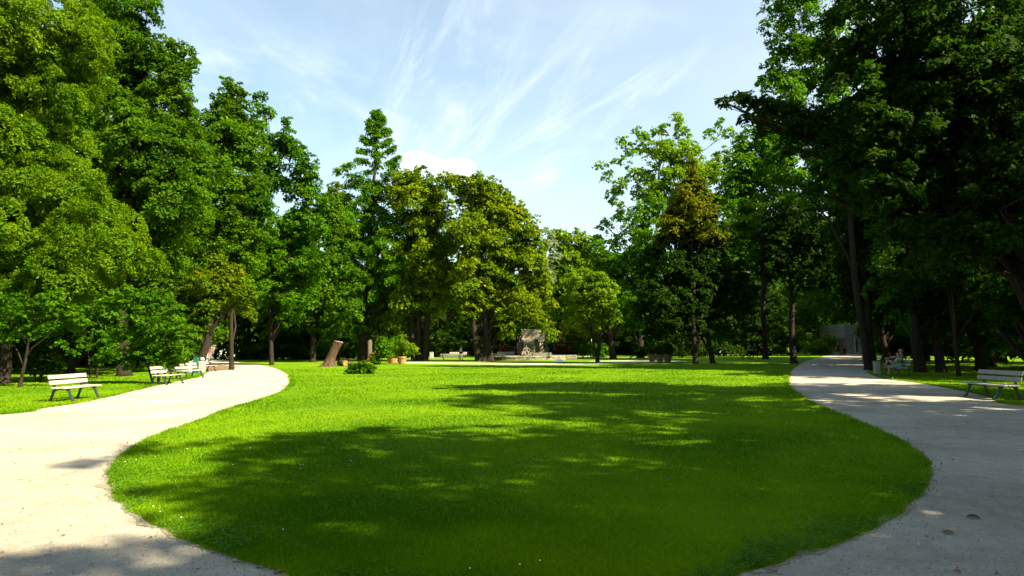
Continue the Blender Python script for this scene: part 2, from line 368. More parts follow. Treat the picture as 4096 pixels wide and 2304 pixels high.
left_out = smooth([Vector((0, -10, 0)), Vector((-13, -7, 0)), Vector((-18, 3, 0)), Vector((-16, 11, 0))] + [G(*p) for p in [(0, 415), (40, 409), (80, 403), (107, 397.5), (159, 385), (193, 378.3), (205, 374), (209, 370), (203, 364), (196, 358), (190, 354.2)]], 7)
def rough(pts, a=.022):
    out = []
    for i in range(len(pts) - 1):
        p, q = pts[i], pts[i + 1]; L = (q - p).length; n = max(1, min(14, int(L / .12)))
        nn = Vector((-(q - p).y, (q - p).x, 0)).normalized()
        for k in range(n):
            w = p.lerp(q, k / n); w += nn * (a * noise.noise(w * 2.2) * 2 + a * .6 * noise.noise(w * 9)); out.append(w)
    out.append(pts[-1]); return out
INNER = rough(inner); RO = rough(right_out); LO = rough(left_out)
loop = INNER + RO + LO[1:]
def sheet(name, loop, z, m, kind='structure'):
    bm = bmesh.new(); vs = [bm.verts.new((p.x, p.y, z)) for p in loop]; f = bm.faces.new(vs); bmesh.ops.recalc_face_normals(bm, faces=[f])
    if f.normal.z < 0: f.normal_flip()
    bmesh.ops.triangulate(bm, faces=[f]); me = bpy.data.meshes.new(name); bm.to_mesh(me); bm.free(); me.materials.append(m)
    o = bpy.data.objects.new(name, me); COL.objects.link(o); tag(o, kind=kind); return o
sheet('gravel_path', loop, .004, M['path'])
def edge_soil():
    mb = MB(); k = 0
    for src in (INNER, RO, LO):
        pts = [p for p in src if p.y > 2.5 and p.length < 34]; vs = []
        for i, p in enumerate(pts):
            q0, q1 = pts[max(i - 1, 0)], pts[min(i + 1, len(pts) - 1)]; t = (q1 - q0).normalized(); nn = Vector((-t.y, t.x, 0))
            a = .01 + .14 * max(0, noise.noise(p * 1.9) + .05) + .07 * noise.noise(p * 9); b = .01 + .14 * max(0, noise.noise(p * 1.9 + Vector((5, 0, 0))) + .05) + .07 * noise.noise(p * 11)
            vs += [(p.x + nn.x * max(a, .004), p.y + nn.y * max(a, .004), .008), (p.x - nn.x * max(b, .004), p.y - nn.y * max(b, .004), .008)]
        mb.add(vs, [(2 * i, 2 * i + 1, 2 * i + 3, 2 * i + 2) for i in range(len(pts) - 1) if (pts[i + 1] - pts[i]).length < .6])
    tag(mb.build('soil_edge', M['edgesoil']), kind='structure')
edge_soil()
def ribbon(name, a, b, z=.004, m='path'): return sheet(name, smooth(a, 6) + list(reversed(smooth(b, 6))), z, M[m])
ribbon('far_path', [G(x, y) for x, y in [(398, 363.4), (430, 363.6), (500, 364.6), (560, 364.9), (610, 363.9), (650, 362.4), (680, 361.2)]],
       [G(x, y) for x, y in [(398, 362.0), (430, 362.3), (500, 363.1), (560, 363.2), (600, 362.6), (640, 361.2), (680, 360.2)]])
ribbon('back_path', [G(x, y) for x, y in [(405, 358), (500, 357.1), (600, 356.6), (700, 356.2), (780, 354.7), (835, 353.6)]],
       [G(x, y) for x, y in [(405, 357.3), (500, 356.4), (600, 355.9), (700, 355.3), (780, 353.8), (835, 352.9)]])
ribbon('side_path', [G(x, y) for x, y in [(590, 361.5), (620, 361.6), (660, 361.9)]], [G(x, y) for x, y in [(590, 361.2), (620, 360.6), (672, 360.4)]], .008)
ribbon('woodland_path', [G(x, y) for x, y in [(-40, 364), (20, 361.8), (60, 360.6)]], [G(x, y) for x, y in [(-40, 362), (20, 360.4), (60, 360.1)]])
ribbon('dirt_shade_verge', [G(x, y) for x, y in [(203, 366), (208, 371.0), (213, 371.3), (228, 369.6), (238, 367)]], [G(x, y) for x, y in [(204, 363.5), (212, 364), (222, 365), (230, 366), (238, 366.6)]], .008, 'dirtshade')  # part brown soil, part shade on the path put into the colour
PX = np.array([p.x for p in loop]); PY = np.array([p.y for p in loop])
def in_path(x, y):
    ins = np.zeros(len(x), bool); n = len(PX)
    for i in range(n):
        x1, y1 = PX[i], PY[i]; x2, y2 = PX[(i + 1) % n], PY[(i + 1) % n]
        if y1 == y2: continue
        c = ((y1 > y) != (y2 > y))
        if not c.any(): continue
        idx = np.nonzero(c)[0]; xi = (x2 - x1) * (y[idx] - y1) / (y2 - y1) + x1
        ins[idx[x[idx] < xi]] ^= True
    return ins
def snoise(x, y, s, seed=0):
    r = np.random.default_rng(seed); out = np.zeros(len(x))
    for k in range(10):
        a = r.uniform(0, 2 * pi); f = s * r.uniform(.5, 2.2); out += np.sin((x * cos(a) + y * sin(a)) * f + r.uniform(0, 6.28)) / 3.2
    return out
def grass():
    rng = np.random.default_rng(5)
    n1, n2 = 640000, 330000
    u = rng.random(n1); d1 = 1 / (1 / 3.6 + u * (1 / 60 - 1 / 3.6))
    d2 = np.exp(rng.uniform(math.log(4.5), math.log(52), n2))
    d = np.concatenate([d1, d2]); a = rng.uniform(R(-47), R(47), len(d)); rr = d / np.cos(np.clip(a, -1, 1)) * 1.0
    x = rr * np.sin(a); y = rr * np.cos(a)
    # extra fringe along the edge of the lawn
    ed = np.array([(p.x, p.y) for p in INNER if p.length < 40] + [(p.x, p.y) for p in RO if p.y > 8 and p.length < 45] + [(p.x, p.y) for p in LO if p.y > 8 and p.length < 45])
    k = rng.integers(0, len(ed), 90000); ex = ed[k] + rng.normal(0, .07, (90000, 2)); x = np.concatenate([x, ex[:, 0]]); y = np.concatenate([y, ex[:, 1]])
    fringe = np.zeros(len(x), bool); fringe[-90000:] = True
    ip = in_path(x, y)
    keep = ~ip | (fringe & (rng.random(len(x)) < .05))
    keep &= ~((np.hypot(x, y) > 40) & (np.abs(x) < 2) & False)
    x = x[keep]; y = y[keep]; fringe = fringe[keep]; D = np.hypot(x, y); n = len(x)
    hN = snoise(x, y, 1.3, 3)
    h = (.017 + .013 * rng.random(n)) * (1 + .25 * hN) * np.where(fringe, 1.25 + .9 * rng.random(n) ** 3, 1) * (1 + np.clip((D - 8) / 60, 0, .5))
    h *= np.where(rng.random(n) < .012, 2.0, 1)
    w = .0034 * np.maximum(1, D / 4.5) ** .92 * rng.uniform(.7, 1.4, n)
    th = rng.uniform(0, 2 * pi, n); lean = rng.uniform(.15, 1.0, n); la = rng.uniform(0, 2 * pi, n)
    V = np.zeros((n, 3, 3)); cx, cy = np.cos(th) * w, np.sin(th) * w
    V[:, 0] = np.stack([x - cx, y - cy, np.full(n, -.002)], 1); V[:, 1] = np.stack([x + cx, y + cy, np.full(n, -.002)], 1)
    V[:, 2] = np.stack([x + np.cos(la) * h * lean, y + np.sin(la) * h * lean, h], 1)
    t = np.clip(rng.normal(.42, .2, n) + .26 * snoise(x, y, .6, 9) + .16 * snoise(x, y, 3.5, 12) + .10 * snoise(x, y, .2, 13), 0, 1.1); t = np.where(rng.random(n) < .012, 1.4, t)
    o = np_mesh('grass', V.reshape(-1, 3), 3, M['grassblade'], None, t); tag(o, 'short mown green grass covering the lawn and verges', 'grass', kind='stuff')
grass()
def clover():
    """low broad leaves at the lawn's near edges"""
    rng = np.random.default_rng(8); C = []
    near = [p for p in INNER if p.y < 9.5]
    for i in range(5200):
        p = near[rng.integers(len(near))]; q = p * (1 + abs(rng.normal(0, .07)) + .0) if False else p + Vector((rng.normal(0, .05), abs(rng.normal(0, .35)), 0))
        C.append((q.x, q.y))
    C = np.array(C); keep = ~in_path(C[:, 0], C[:, 1]) & (snoise(C[:, 0], C[:, 1], 1.6, 4) > -.15); C = C[keep]; n = len(C)
    V = np.zeros((n, 3, 4, 3)); z = rng.uniform(.025, .055, n)
    for l in range(3):
        a = rng.uniform(0, 6.28, n) * 0 + l * 2.094 + C[:, 0] * 50; r = rng.uniform(.012, .022, n)
        dx, dy = np.cos(a), np.sin(a); tz = rng.normal(0, .3, n) * r
        for k, (f, g) in enumerate([(0, 0), (.7, .5), (1.25, 0), (.7, -.5)]):
            V[:, l, k, 0] = C[:, 0] + r * (f * dx - g * dy); V[:, l, k, 1] = C[:, 1] + r * (f * dy + g * dx); V[:, l, k, 2] = z + tz * f
    t = np.repeat(rng.random(n), 3); o = np_mesh('clover', V.reshape(-1, 3), 4, M['clover'], None, t); tag(o, 'low clover and broad weeds along the near lawn edge', 'ground cover', kind='stuff')
clover()

# ------------------------------------------------------------------ trees
def unit(a): return a / np.maximum(np.linalg.norm(a, axis=-1, keepdims=True), 1e-6)
LOBED = np.array([(-.5, 0), (-.25, .12), (-.12, .30), (.02, .15), (.16, .34), (.28, .16), (.42, .22), (.55, 0), (.42, -.22), (.28, -.16), (.16, -.34), (.02, -.15), (-.12, -.30), (-.25, -.12)])
def leaves(lobes, L, cover, spray, seed, kind='quad', up=.75, sag=.25, aspect=.6, hollow=.5, dens=1.0):
    rng = np.random.default_rng(seed); Cs = []; Ns = []
    for (c, r) in lobes:
        c = np.array(c[:]); r = np.array(r if hasattr(r, '__len__') else (r, r, r), float); rm = r.mean()
        n = max(6, int(cover * 4 * rm * rm / (spray * spray)))
        d = unit(rng.normal(size=(n, 3))); f = hollow + (1.05 - hollow) * rng.random(n) ** .45
        ph = rng.uniform(0, 6.28, 3); f *= 1 + .20 * np.sin(d[:, 0] * 4 + ph[0]) * np.sin(d[:, 2] * 5 + ph[1]) + .13 * np.sin(d[:, 1] * 7 + ph[2])
        Cs.append(c + d * f[:, None] * r); Ns.append(unit(d * .65 + np.array([0, 0, up]) + rng.normal(0, .2, (n, 3))))
    C = np.concatenate(Cs); Nn = np.concatenate(Ns); ns = len(C)
    area = {'quad': .5 * aspect, 'tri': .5 * aspect, 'lobed': .42 * aspect}[kind] * L * L
    m = max(5, int(dens * pi * spray * spray * .9 / area))
    T = unit(np.cross(Nn, rng.normal(size=(ns, 3)))); B = np.cross(Nn, T)
    q = rng.uniform(0, 2 * pi, (ns, m)); rho = np.sqrt(rng.random((ns, m))) * spray * rng.uniform(.6, 1.3, (ns, 1))
    el = rng.uniform(.45, 1, (ns, 1))
    a = (np.cos(q) * rho)[..., None]; b = (np.sin(q) * rho * el)[..., None]
    h = rng.normal(0, .15, (ns, m, 1)) * spray
    Pp = C[:, None] + T[:, None] * a + B[:, None] * b + Nn[:, None] * h
    Pp[..., 2] -= sag * (rho ** 2) / spray
    Pp = Pp.reshape(-1, 3); n = len(Pp)
    LN = unit(np.repeat(Nn, m, 0) + rng.normal(0, .62, (n, 3)))
    AX = unit(np.cross(LN, rng.normal(size=(n, 3)))); SD = np.cross(LN, AX)
    sz = (L * rng.uniform(.6, 1.45, n))[:, None]
    if kind == 'quad':
        V = np.stack([Pp - AX * sz * .5, Pp + SD * sz * aspect * .5 + LN * sz * .06, Pp + AX * sz * .5, Pp - SD * sz * aspect * .5 + LN * sz * .06], 1); k = 4
    elif kind == 'tri':
        V = np.stack([Pp - AX * sz * .5, Pp + SD * sz * aspect * .55 + AX * sz * .3, Pp + AX * sz * .35 - SD * sz * aspect * .55], 1); k = 3
    else:
        V = np.stack([Pp + AX * sz * u + SD * sz * v * aspect * 1.5 + LN * sz * abs(v) * .25 for u, v in LOBED], 1); k = len(LOBED)
    tint = np.clip(np.repeat(rng.normal(.42, .16, ns), m) + rng.normal(0, .17, n), 0, 1)
    tint = np.where(rng.random(n) < .01, 1.6, tint)
    return V.reshape(-1, 3), k, tint
def limbs(mb, base, top, r0, lobes, rnd, twig=3, lean=(0, 0), flare=1.5, n=12, nlimb=14):
    base = Vector(base); top = Vector(top); pts = []; rad = []
    K = 12
    for i in range(K + 1):
        t = i / K; p = base.lerp(top, t); w = (top - base).length * .025
        p += Vector((noise.noise(Vector((t * 2.3, base.x, 1))) * w, noise.noise(Vector((t * 2.1, base.y, 5))) * w, 0)) * min(1, t * 4)
        p.x += lean[0] * t * t; p.y += lean[1] * t * t
        pts.append(p); rad.append(r0 * ((1 - t) ** .9 * .88 + .12) )
    pts.insert(1, pts[0].lerp(pts[1], .10)); rad.insert(1, r0 * 1.12); pts.insert(2, pts[0].lerp(pts[2], .3)); rad.insert(2, r0)
    rad[0] = r0 * flare; pts[0] = pts[0] - Vector((0, 0, .05))
    mb.tube(pts, rad, n, wob=.16)
    ls = sorted(lobes, key=lambda l: -np.mean(l[1]))[:nlimb]
    for (c, r) in ls:
        c = Vector(c[:]); hz = c.z - base.z; tz = top.z - base.z
        s = min(.92, max(.28, (hz - (Vector((c.x, c.y, 0)) - Vector((base.x, base.y, 0))).length * .7) / max(tz, .1)))
        k = min(len(pts) - 2, max(2, int(s * (len(pts) - 1)))); st = pts[k]; rr = rad[k] * .55
        q = []
        for i in range(7):
            t = i / 6; w = st.lerp(c, t); w.z += (c - st).length * .10 * sin(pi * t)
            w += Vector((rnd.uniform(-1, 1), rnd.uniform(-1, 1), rnd.uniform(-1, 1))) * (c - st).length * .03 * (0 < i < 6)
            q.append(w)
        mb.tube(q, [rr * (1 - .8 * i / 6) for i in range(7)], 6)
        rm = float(np.mean(r))
        for j in range(twig):
            d = Vector((rnd.gauss(0, 1), rnd.gauss(0, 1), rnd.gauss(.3, .8))).normalized() * rm * .9
            a = q[rnd.choice((4, 5, 6))]; e = c + d; mid = a.lerp(e, .5) + Vector((0, 0, rm * .12))
            mb.tube([a, mid, e], [rr * .28, rr * .17, rr * .05], 5)
def pt_lobes(Y, lp, rnd, depth=.8, extra=0):
    """crown lobes given by where they stand: (px, py, r_px[, dy])"""
    out = []
    for l in lp:
        r = l[2] * Y / F; dy = l[3] if len(l) > 3 else rnd.uniform(-1, 1) * r * depth
        c = P(l[0], l[1], Y); c.y += dy; k = (Y + dy) / Y; c.x *= k; c.z = CAMH + (c.z - CAMH) * k
        out.append((c, (r * k, r * k, r * k * .9)))
    cx = sum(o[0].x for o in out) / len(out)
    for i in range(extra):
        c, r = out[rnd.randrange(len(out))]; rr = [q * rnd.uniform(.8, 1.1) for q in r]
        out.append((Vector((c.x + (cx - c.x) * .35, c.y + r[0] * rnd.uniform(1.0, 1.9), c.z * rnd.uniform(.88, .97))), tuple(rr)))
    return out
TREES = []
def tree(name, label, bx, Y, r0, lp, lm='lush', bk='bark', L=None, cover=1.35, spray=None, kind='quad', top=None, group=None, seed=None, extra=4, lean=(0, 0), hollow=.5, twig=3, dens=1.0, up=.95, sag=.25, base_py=None, cat='tree', depth=.8, aspect=.6, flare=1.5, nlimb=14, topx=None, lobes=None, trunks=None, fill=.55):
    seed = seed if seed is not None else int(bx * 7 + Y * 13); rnd = random.Random(seed)
    L = L or (.0040 * Y + .03); spray = spray or (.013 * Y + .13)
    base = P(bx, 348, Y); base.z = 0
    if fill:
        add = []
        for i in range(len(lp)):
            for j in range(i):
                a, b = lp[i], lp[j]; dd = math.hypot(a[0] - b[0], a[1] - b[1]); rs = a[2] + b[2]
                if rs * .62 < dd < rs * 1.25 and rnd.random() < fill: add.append(((a[0] + b[0]) / 2, (a[1] + b[1]) / 2, min(a[2], b[2]) * .8, rnd.uniform(-.5, .9) * rs * .5 * Y / F))
        lp = list(lp) + add
    lobes = lobes or pt_lobes(Y, lp, rnd, depth, extra)
    root = thing(name, label, cat, base, 0, group)
    tz = max(c.z for c, r in lobes); tl = max(lobes, key=lambda l: l[0].z)[0]
    if topx is not None: tp = P(topx, 200, Y)
    else: tp = Vector((base.x * .6 + tl.x * .4, Y, 0))
    tp.z = tz * .93; tp.y = Y
    mb = MB(); rel = [(c - base, r) for c, r in lobes]
    if trunks:
        for (dx, tx, rr) in trunks:
            b2 = P(dx, 348, Y) - base; b2.z = 0; t2 = P(tx, 200, Y) - base; t2.z = tz * .8
            limbs(mb, b2, t2, rr, rnd.sample(rel, max(3, len(rel) // 2)), rnd, twig, lean, flare, nlimb=nlimb)
    else: limbs(mb, (0, 0, 0), tp - base, r0, rel, rnd, twig, lean, flare, nlimb=nlimb)
    mb.build('trunk', M[bk], root, True)
    big = [l for l in rel if np.mean(l[1]) >= 1.5 * spray]; sml = [l for l in rel if np.mean(l[1]) < 1.5 * spray]
    if big and sml:
        V, k, t = leaves(big, L, cover, spray, seed, kind, up, sag, aspect, hollow, dens); V2, k, t2 = leaves(sml, L * .9, cover, spray * .42, seed + 1, kind, up, sag, aspect, .2, dens); V = np.concatenate([V, V2]); t = np.concatenate([t, t2])
    else: V, k, t = leaves(rel, L, cover, spray if big else spray * .45, seed, kind, up, sag, aspect, hollow, dens)
    np_mesh('crown', V, k, M[lm], root, t); TREES.append((label, len(t)))
    return root

# --- left side
tree('locust_tree', 'big fine leaved yellow green tree filling the upper left corner of the photo', 6, 32, .24,
     [(-40, 20, 60), (25, 25, 45), (62, 22, 34), (20, 80, 48), (-30, 110, 50), (65, 85, 24), (40, 145, 42), (-10, 190, 48), (70, 180, 30), (30, 225, 42), (85, 235, 32), (100, 30, 20), (92, 60, 18), (118, 250, 28), (-20, 270, 45), (60, 275, 34), (20, 290, 25), (112, 215, 25), (150, 262, 18)], 'locust', aspect=.42, L=.15, up=.55, sag=.5, extra=5, topx=30)
tree('oak_tree', 'tall dark lobed leaf oak reaching past the top edge left of the sky', 125, 40, .34,
     [(95, -25, 50), (130, 5, 24), (150, 2, 12), (118, 38, 30), (148, 48, 15), (168, 47, 15), (186, 56, 12), (195, 66, 7), (150, 78, 24), (178, 82, 15), (120, 90, 34), (160, 110, 28), (185, 112, 16), (130, 140, 34), (170, 150, 30), (205, 165, 25), (140, 190, 34), (180, 200, 32), (150, 235, 26), (175, 250, 22), (140, 265, 20), (160, 290, 16)], 'oak', hollow=.4, cover=1.35, extra=8, fill=.8)
tree('oak_tree', 'oak with a leafy knob top standing just right of the tall dark oak', 232, 50, .16,
     [(228, 84, 9), (238, 92, 9), (222, 106, 14), (240, 112, 14), (208, 122, 15), (228, 135, 22), (250, 145, 16), (205, 160, 22), (240, 172, 24), (258, 185, 14), (218, 205, 26), (250, 215, 22), (205, 240, 22), (235, 250, 22), (255, 262, 14), (215, 275, 18), (262, 205, 12), (250, 235, 14), (200, 145, 14), (195, 180, 16)], 'oak', extra=7, fill=.8, cover=1.4)
tree('lime_tree', 'twin peaked green tree with gaps of sky between its boughs', 272, 63, .19,
     [(259, 97, 7), (262, 112, 11), (256, 130, 13), (286, 120, 6), (285, 134, 10), (298, 148, 9), (278, 152, 15), (305, 165, 13), (262, 160, 12), (312, 182, 11), (295, 190, 14), (275, 232, 18), (305, 215, 16), (322, 202, 9), (318, 228, 12), (290, 255, 22), (272, 285, 18), (300, 290, 18), (318, 262, 16), (286, 315, 12), (262, 240, 14), (258, 205, 12), (272, 262, 16), (268, 180, 12)], 'lush', extra=7, cover=1.4, fill=.8)
tree('autumn_tree', 'small tree with an orange brown crown top peeping out behind the spire tree', 338, 88, .25,
     [(334, 188, 8), (342, 196, 8), (330, 200, 8), (345, 207, 9), (335, 215, 9)], 'rusty', extra=1)
tree('hornbeam_tree', 'olive green tree between the twin peaked tree and the spire tree', 313, 74, .3,
     [(330, 205, 14), (322, 225, 16), (345, 235, 18), (330, 255, 20), (350, 275, 18), (322, 290, 18), (345, 308, 16), (310, 318, 14), (330, 328, 12)], 'oak', extra=4)
tree('leaning_tree', 'low tree with rusty tinged tiers leaning over the left path', 199, 46, .36,
     [(215, 262, 12), (188, 272, 13), (232, 276, 13), (205, 282, 14), (168, 288, 12), (246, 292, 9), (190, 297, 14), (222, 297, 14), (172, 305, 13), (240, 306, 10), (250, 315, 6), (204, 311, 13), (185, 320, 12), (165, 330, 11), (180, 338, 11), (195, 330, 9)], 'rusty', 'bark', up=1.3, sag=.1, trunks=[(199, 226, .34)], extra=2, cover=1.5, depth=1.3)
tree('hazel_tree', 'bright green low branching tree spreading behind the two nearest left benches', 162, 31, .13,
     [(128, 296, 14), (150, 300, 14), (105, 302, 12), (172, 312, 14), (140, 318, 15), (160, 330, 16), (182, 336, 12), (122, 330, 12), (145, 345, 14), (172, 350, 13), (186, 354, 9), (155, 362, 9), (175, 362, 8), (118, 352, 9), (100, 360, 8), (130, 362, 9)], 'lush', up=1.2, sag=.12, extra=0, cover=1.2, spray=.42, trunks=[(160, 160, .06), (154, 140, .045), (166, 172, .045)], nlimb=7, twig=1)
tree('hazel_tree', 'green low branching tree filling the gap above the nearest left bench', 92, 37, .08,
     [(70, 305, 12), (92, 302, 13), (112, 312, 12), (80, 322, 12), (100, 330, 12), (60, 328, 9), (118, 335, 10), (85, 342, 9), (108, 348, 8)], 'lush', up=1.2, sag=.12, extra=2, cover=1.3, spray=.45, trunks=[(92, 90, .06), (98, 108, .05)], nlimb=6, twig=1)
tree('understory_tree', 'low leafy tree at the far left edge under the fine leaved tree', 22, 29, .08,
     [(20, 305, 14), (50, 300, 13), (75, 312, 10), (-10, 310, 20), (84, 322, 6), (60, 345, 6), (72, 352, 4), (30, 330, 12), (5, 335, 12), (50, 325, 9)], 'lush', up=1.2, sag=.12, extra=0, cover=1.1, spray=.4, nlimb=7, twig=1)
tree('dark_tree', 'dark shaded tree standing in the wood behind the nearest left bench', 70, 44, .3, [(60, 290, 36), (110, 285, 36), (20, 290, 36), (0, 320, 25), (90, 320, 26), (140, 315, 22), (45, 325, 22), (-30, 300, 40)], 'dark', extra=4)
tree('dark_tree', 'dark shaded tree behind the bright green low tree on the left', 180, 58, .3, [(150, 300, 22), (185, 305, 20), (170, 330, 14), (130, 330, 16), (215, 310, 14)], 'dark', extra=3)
# --- middle
def ginkgo():
    Y = 78; lp = []; rnd = random.Random(4)
    for (y, hw) in [(116, 3), (124, 7), (133, 10), (143, 13), (153, 16), (163, 20)]:
        lp += [(377, y, 3.4), (377.5, y + 5, 3.2 + hw * .14)]
        for s in (-1, 1):
            w = hw * rnd.uniform(.8, 1.15); lp += [(377 + s * w * .55, y + rnd.uniform(-2, 2), 3.4), (377 + s * w * .8, y - 2, 2.6), (377 + s * w, y - 4 + rnd.uniform(-2, 2), 2.6)]
    lp += [(340, 172, 6), (350, 164, 5), (352, 178, 8), (392, 172, 9), (370, 182, 14), (360, 200, 18), (390, 200, 16), (345, 222, 16), (372, 225, 20), (400, 225, 16), (350, 250, 20), (385, 252, 22), (410, 245, 12), (342, 280, 16), (366, 280, 20), (395, 278, 18), (415, 270, 9), (350, 305, 16), (378, 308, 16), (392, 318, 10), (362, 325, 9), (350, 325, 10), (372, 322, 10), (384, 300, 14), (340, 305, 12), (400, 300, 12), (360, 335, 6)]
    tree('ginkgo_tree', 'tall green tree with a thin bare spire top in the middle left', 362, Y, .52, lp, 'ginkgo', 'bark', L=.22, extra=4, topx=377, cover=1.45, nlimb=34, twig=2, flare=1.25, fill=.15)
ginkgo()
tree('maple_tree', 'round crowned yellow green tree directly right of the spire tree', 418, 76, .5,
     [(405, 180, 12), (420, 178, 12), (432, 186, 13), (398, 195, 14), (442, 200, 14), (415, 205, 22), (440, 228, 20), (420, 245, 24), (450, 258, 18), (430, 285, 22), (410, 300, 18), (450, 290, 16), (395, 320, 12)], 'maple', trunks=[(414, 408, .36), (425, 438, .38), (419, 420, .3)], extra=7, fill=.9, cover=1.5)
tree('maple_tree', 'broad domed maple with gold tipped leaves behind the fountain', 482, 73, .55,
     [(445, 178, 8), (456, 184, 11), (478, 180, 10), (488, 185, 11), (468, 196, 14), (500, 196, 13), (512, 208, 13), (486, 212, 20), (522, 222, 14), (505, 235, 20), (532, 232, 10), (538, 245, 10), (465, 230, 18), (530, 262, 16), (485, 250, 22), (512, 270, 20), (470, 275, 18), (540, 285, 14), (495, 295, 20), (525, 302, 16), (548, 305, 10), (470, 308, 14), (505, 322, 12), (545, 325, 8), (520, 322, 8), (534, 318, 9), (512, 333, 7), (550, 334, 7)], 'maple', trunks=[(490, 478, .42), (484, 520, .34), (478, 462, .34)], extra=8, fill=.9, cover=1.5)
def curved_branch():
    root = [o for o in COL.objects if o.get('label', '').startswith('broad domed maple')][0]
    mb = MB(); b = root.location
    mb.tube([P(x, y, 74.2) - b for x, y in [(447, 319), (454, 315), (463, 314), (472, 317), (482, 319), (492, 318), (502, 315)]], [.22, .21, .20, .18, .15, .11, .06], 8, wob=.3)
    mb.tube([P(x, y, 74.6) - b for x, y in [(484, 352), (489, 335), (493, 318), (497, 300)]], [.26, .24, .2, .14], 8, wob=.3)
    mb.build('bough', M['bark'], root, True)
curved_branch()
tree('silver_tree', 'pale silvery leaved tree glimpsed right of the domed maple', 547, 92, .3, [(545, 235, 10), (552, 250, 10), (545, 265, 10), (548, 285, 10)], 'silver', 'barkpale', extra=1, cover=.9)
tree('lime_tree', 'bright yellow green tree in the middle distance right of the domed maple', 560, 96, .4,
     [(556, 234, 8), (572, 236, 9), (586, 240, 8), (562, 255, 14), (582, 262, 14), (555, 280, 14), (575, 290, 15), (558, 310, 12)], 'bright', extra=6, fill=.9, cover=1.6)
tree('lime_tree', 'pale yellow green tree behind the small spreading tree right of the fountain', 612, 104, .35,
     [(590, 258, 12), (608, 262, 12), (622, 276, 13), (596, 282, 14), (572, 300, 13), (604, 306, 14), (625, 305, 12), (560, 322, 10), (585, 326, 10), (612, 328, 10)], 'bright', extra=5, cover=1.5)
tree('poplar_tree', 'tall airy light green tree with a ragged see through left side', 655, 100, .5,
     [(601, 164, 6), (608, 176, 7), (618, 158, 6), (625, 140, 7), (632, 150, 7), (640, 132, 8), (650, 148, 10), (662, 130, 9), (676, 116, 7), (680, 130, 9), (668, 150, 14), (612, 196, 8), (622, 184, 8), (635, 172, 10), (645, 190, 13), (620, 214, 9), (632, 230, 12), (660, 178, 15), (690, 150, 12), (720, 122, 6), (712, 134, 7), (728, 134, 8), (740, 142, 8), (725, 156, 10), (706, 165, 10), (605, 225, 8), (615, 240, 10), (598, 240, 7)], 'poplar', 'barkpale', extra=2, cover=1.05, nlimb=22, hollow=.35, fill=.15)
tree('lime_tree', 'dense bright green tree filling the space behind the bronze topped cone', 700, 93, .4,
     [(665, 152, 12), (688, 158, 14), (670, 178, 16), (700, 180, 15), (650, 200, 14), (680, 202, 16), (718, 172, 12), (735, 180, 12), (715, 205, 15), (740, 200, 12), (690, 228, 16), (725, 228, 14)], 'bright', extra=3, cover=1.4)
tree('ash_tree', 'mid green tree in front of the light green see through tree', 640, 86, .45,
     [(600, 250, 13), (615, 262, 14), (640, 215, 14), (655, 205, 14), (648, 240, 16), (630, 265, 18), (655, 262, 18), (600, 285, 15), (640, 295, 18), (615, 305, 14), (635, 320, 12)], 'ginkgo', extra=5)
tree('young_lime', 'small yellow green spreading tree right of the fountain', 598, 66, .22,
     [(572, 278, 9), (585, 275, 9), (600, 278, 9), (578, 290, 11), (597, 292, 12), (612, 290, 8), (570, 303, 9), (588, 308, 11), (606, 308, 10), (578, 320, 7), (600, 322, 8), (615, 318, 6)], 'bright', 'bark', extra=2, cover=1.3, trunks=[(597, 604, .2), (597, 584, .1)])
tree('hornbeam_tree', 'cone shaped tree with a bronze yellow top right of centre', 695, 58, .22,
     [(692, 161, 4.5), (691, 170, 7), (695, 180, 9), (686, 190, 11), (699, 194, 10), (680, 206, 12), (696, 210, 13), (710, 212, 9), (672, 224, 12), (690, 228, 15), (708, 230, 12), (664, 240, 9), (722, 236, 8)], 'yellow', extra=3, cover=1.8, fill=.6)
tree('beech_tree', 'wide dark green cone of foliage sweeping down below the bronze topped cone', 712, 59, .22,
     [(672, 222, 10), (715, 225, 12), (664, 240, 12), (690, 246, 18), (722, 245, 14), (650, 262, 13), (676, 268, 18), (705, 272, 20), (735, 268, 14), (648, 290, 14), (670, 298, 18), (700, 302, 20), (728, 298, 16), (748, 290, 10), (645, 315, 12), (668, 325, 14), (695, 328, 12), (725, 320, 12), (742, 312, 9), (650, 334, 9)], 'dark', extra=6, cover=1.8, fill=.7)
tree('shaded_tree', 'leaning tree between the small yellow green tree and the dark cone', 614, 78, .4, [(620, 318, 8), (632, 300, 12), (608, 300, 10), (640, 320, 10)], 'lush', extra=2, trunks=[(613, 606, .42)], flare=1.2)
# --- right side
tree('maple_tree', 'tall green maple with sky showing through left of the near oak', 868, 42, .26,
     [(775, 6, 14), (768, 26, 10), (790, -15, 24), (800, 20, 24), (780, 45, 16), (772, 66, 12), (830, 0, 34), (800, 65, 22), (830, 50, 28), (765, 84, 11), (785, 92, 20), (815, 100, 25), (850, 80, 28), (770, 118, 16), (795, 130, 22), (765, 145, 12), (830, 140, 28), (780, 165, 18), (860, 130, 28), (805, 185, 22), (845, 185, 26)], 'lush', hollow=.35, cover=.95, extra=3)
tree('oak_tree', 'dark near oak with large lobed leaves overhanging the right side', 1078, 20, .3,
     [(848, 30, 32), (880, -10, 44), (900, 50, 48), (850, 85, 30), (950, 0, 60), (960, 80, 58), (900, 120, 46), (1010, 50, 60), (1040, 130, 65), (970, 160, 55), (880, 175, 38), (925, 195, 44), (1000, 210, 50), (1060, 220, 60), (850, 140, 24), (832, 165, 16), (960, 240, 34)], 'dark', kind='lobed', L=.155, spray=.42, extra=5, cover=1.0, aspect=.62, nlimb=20, topx=985)
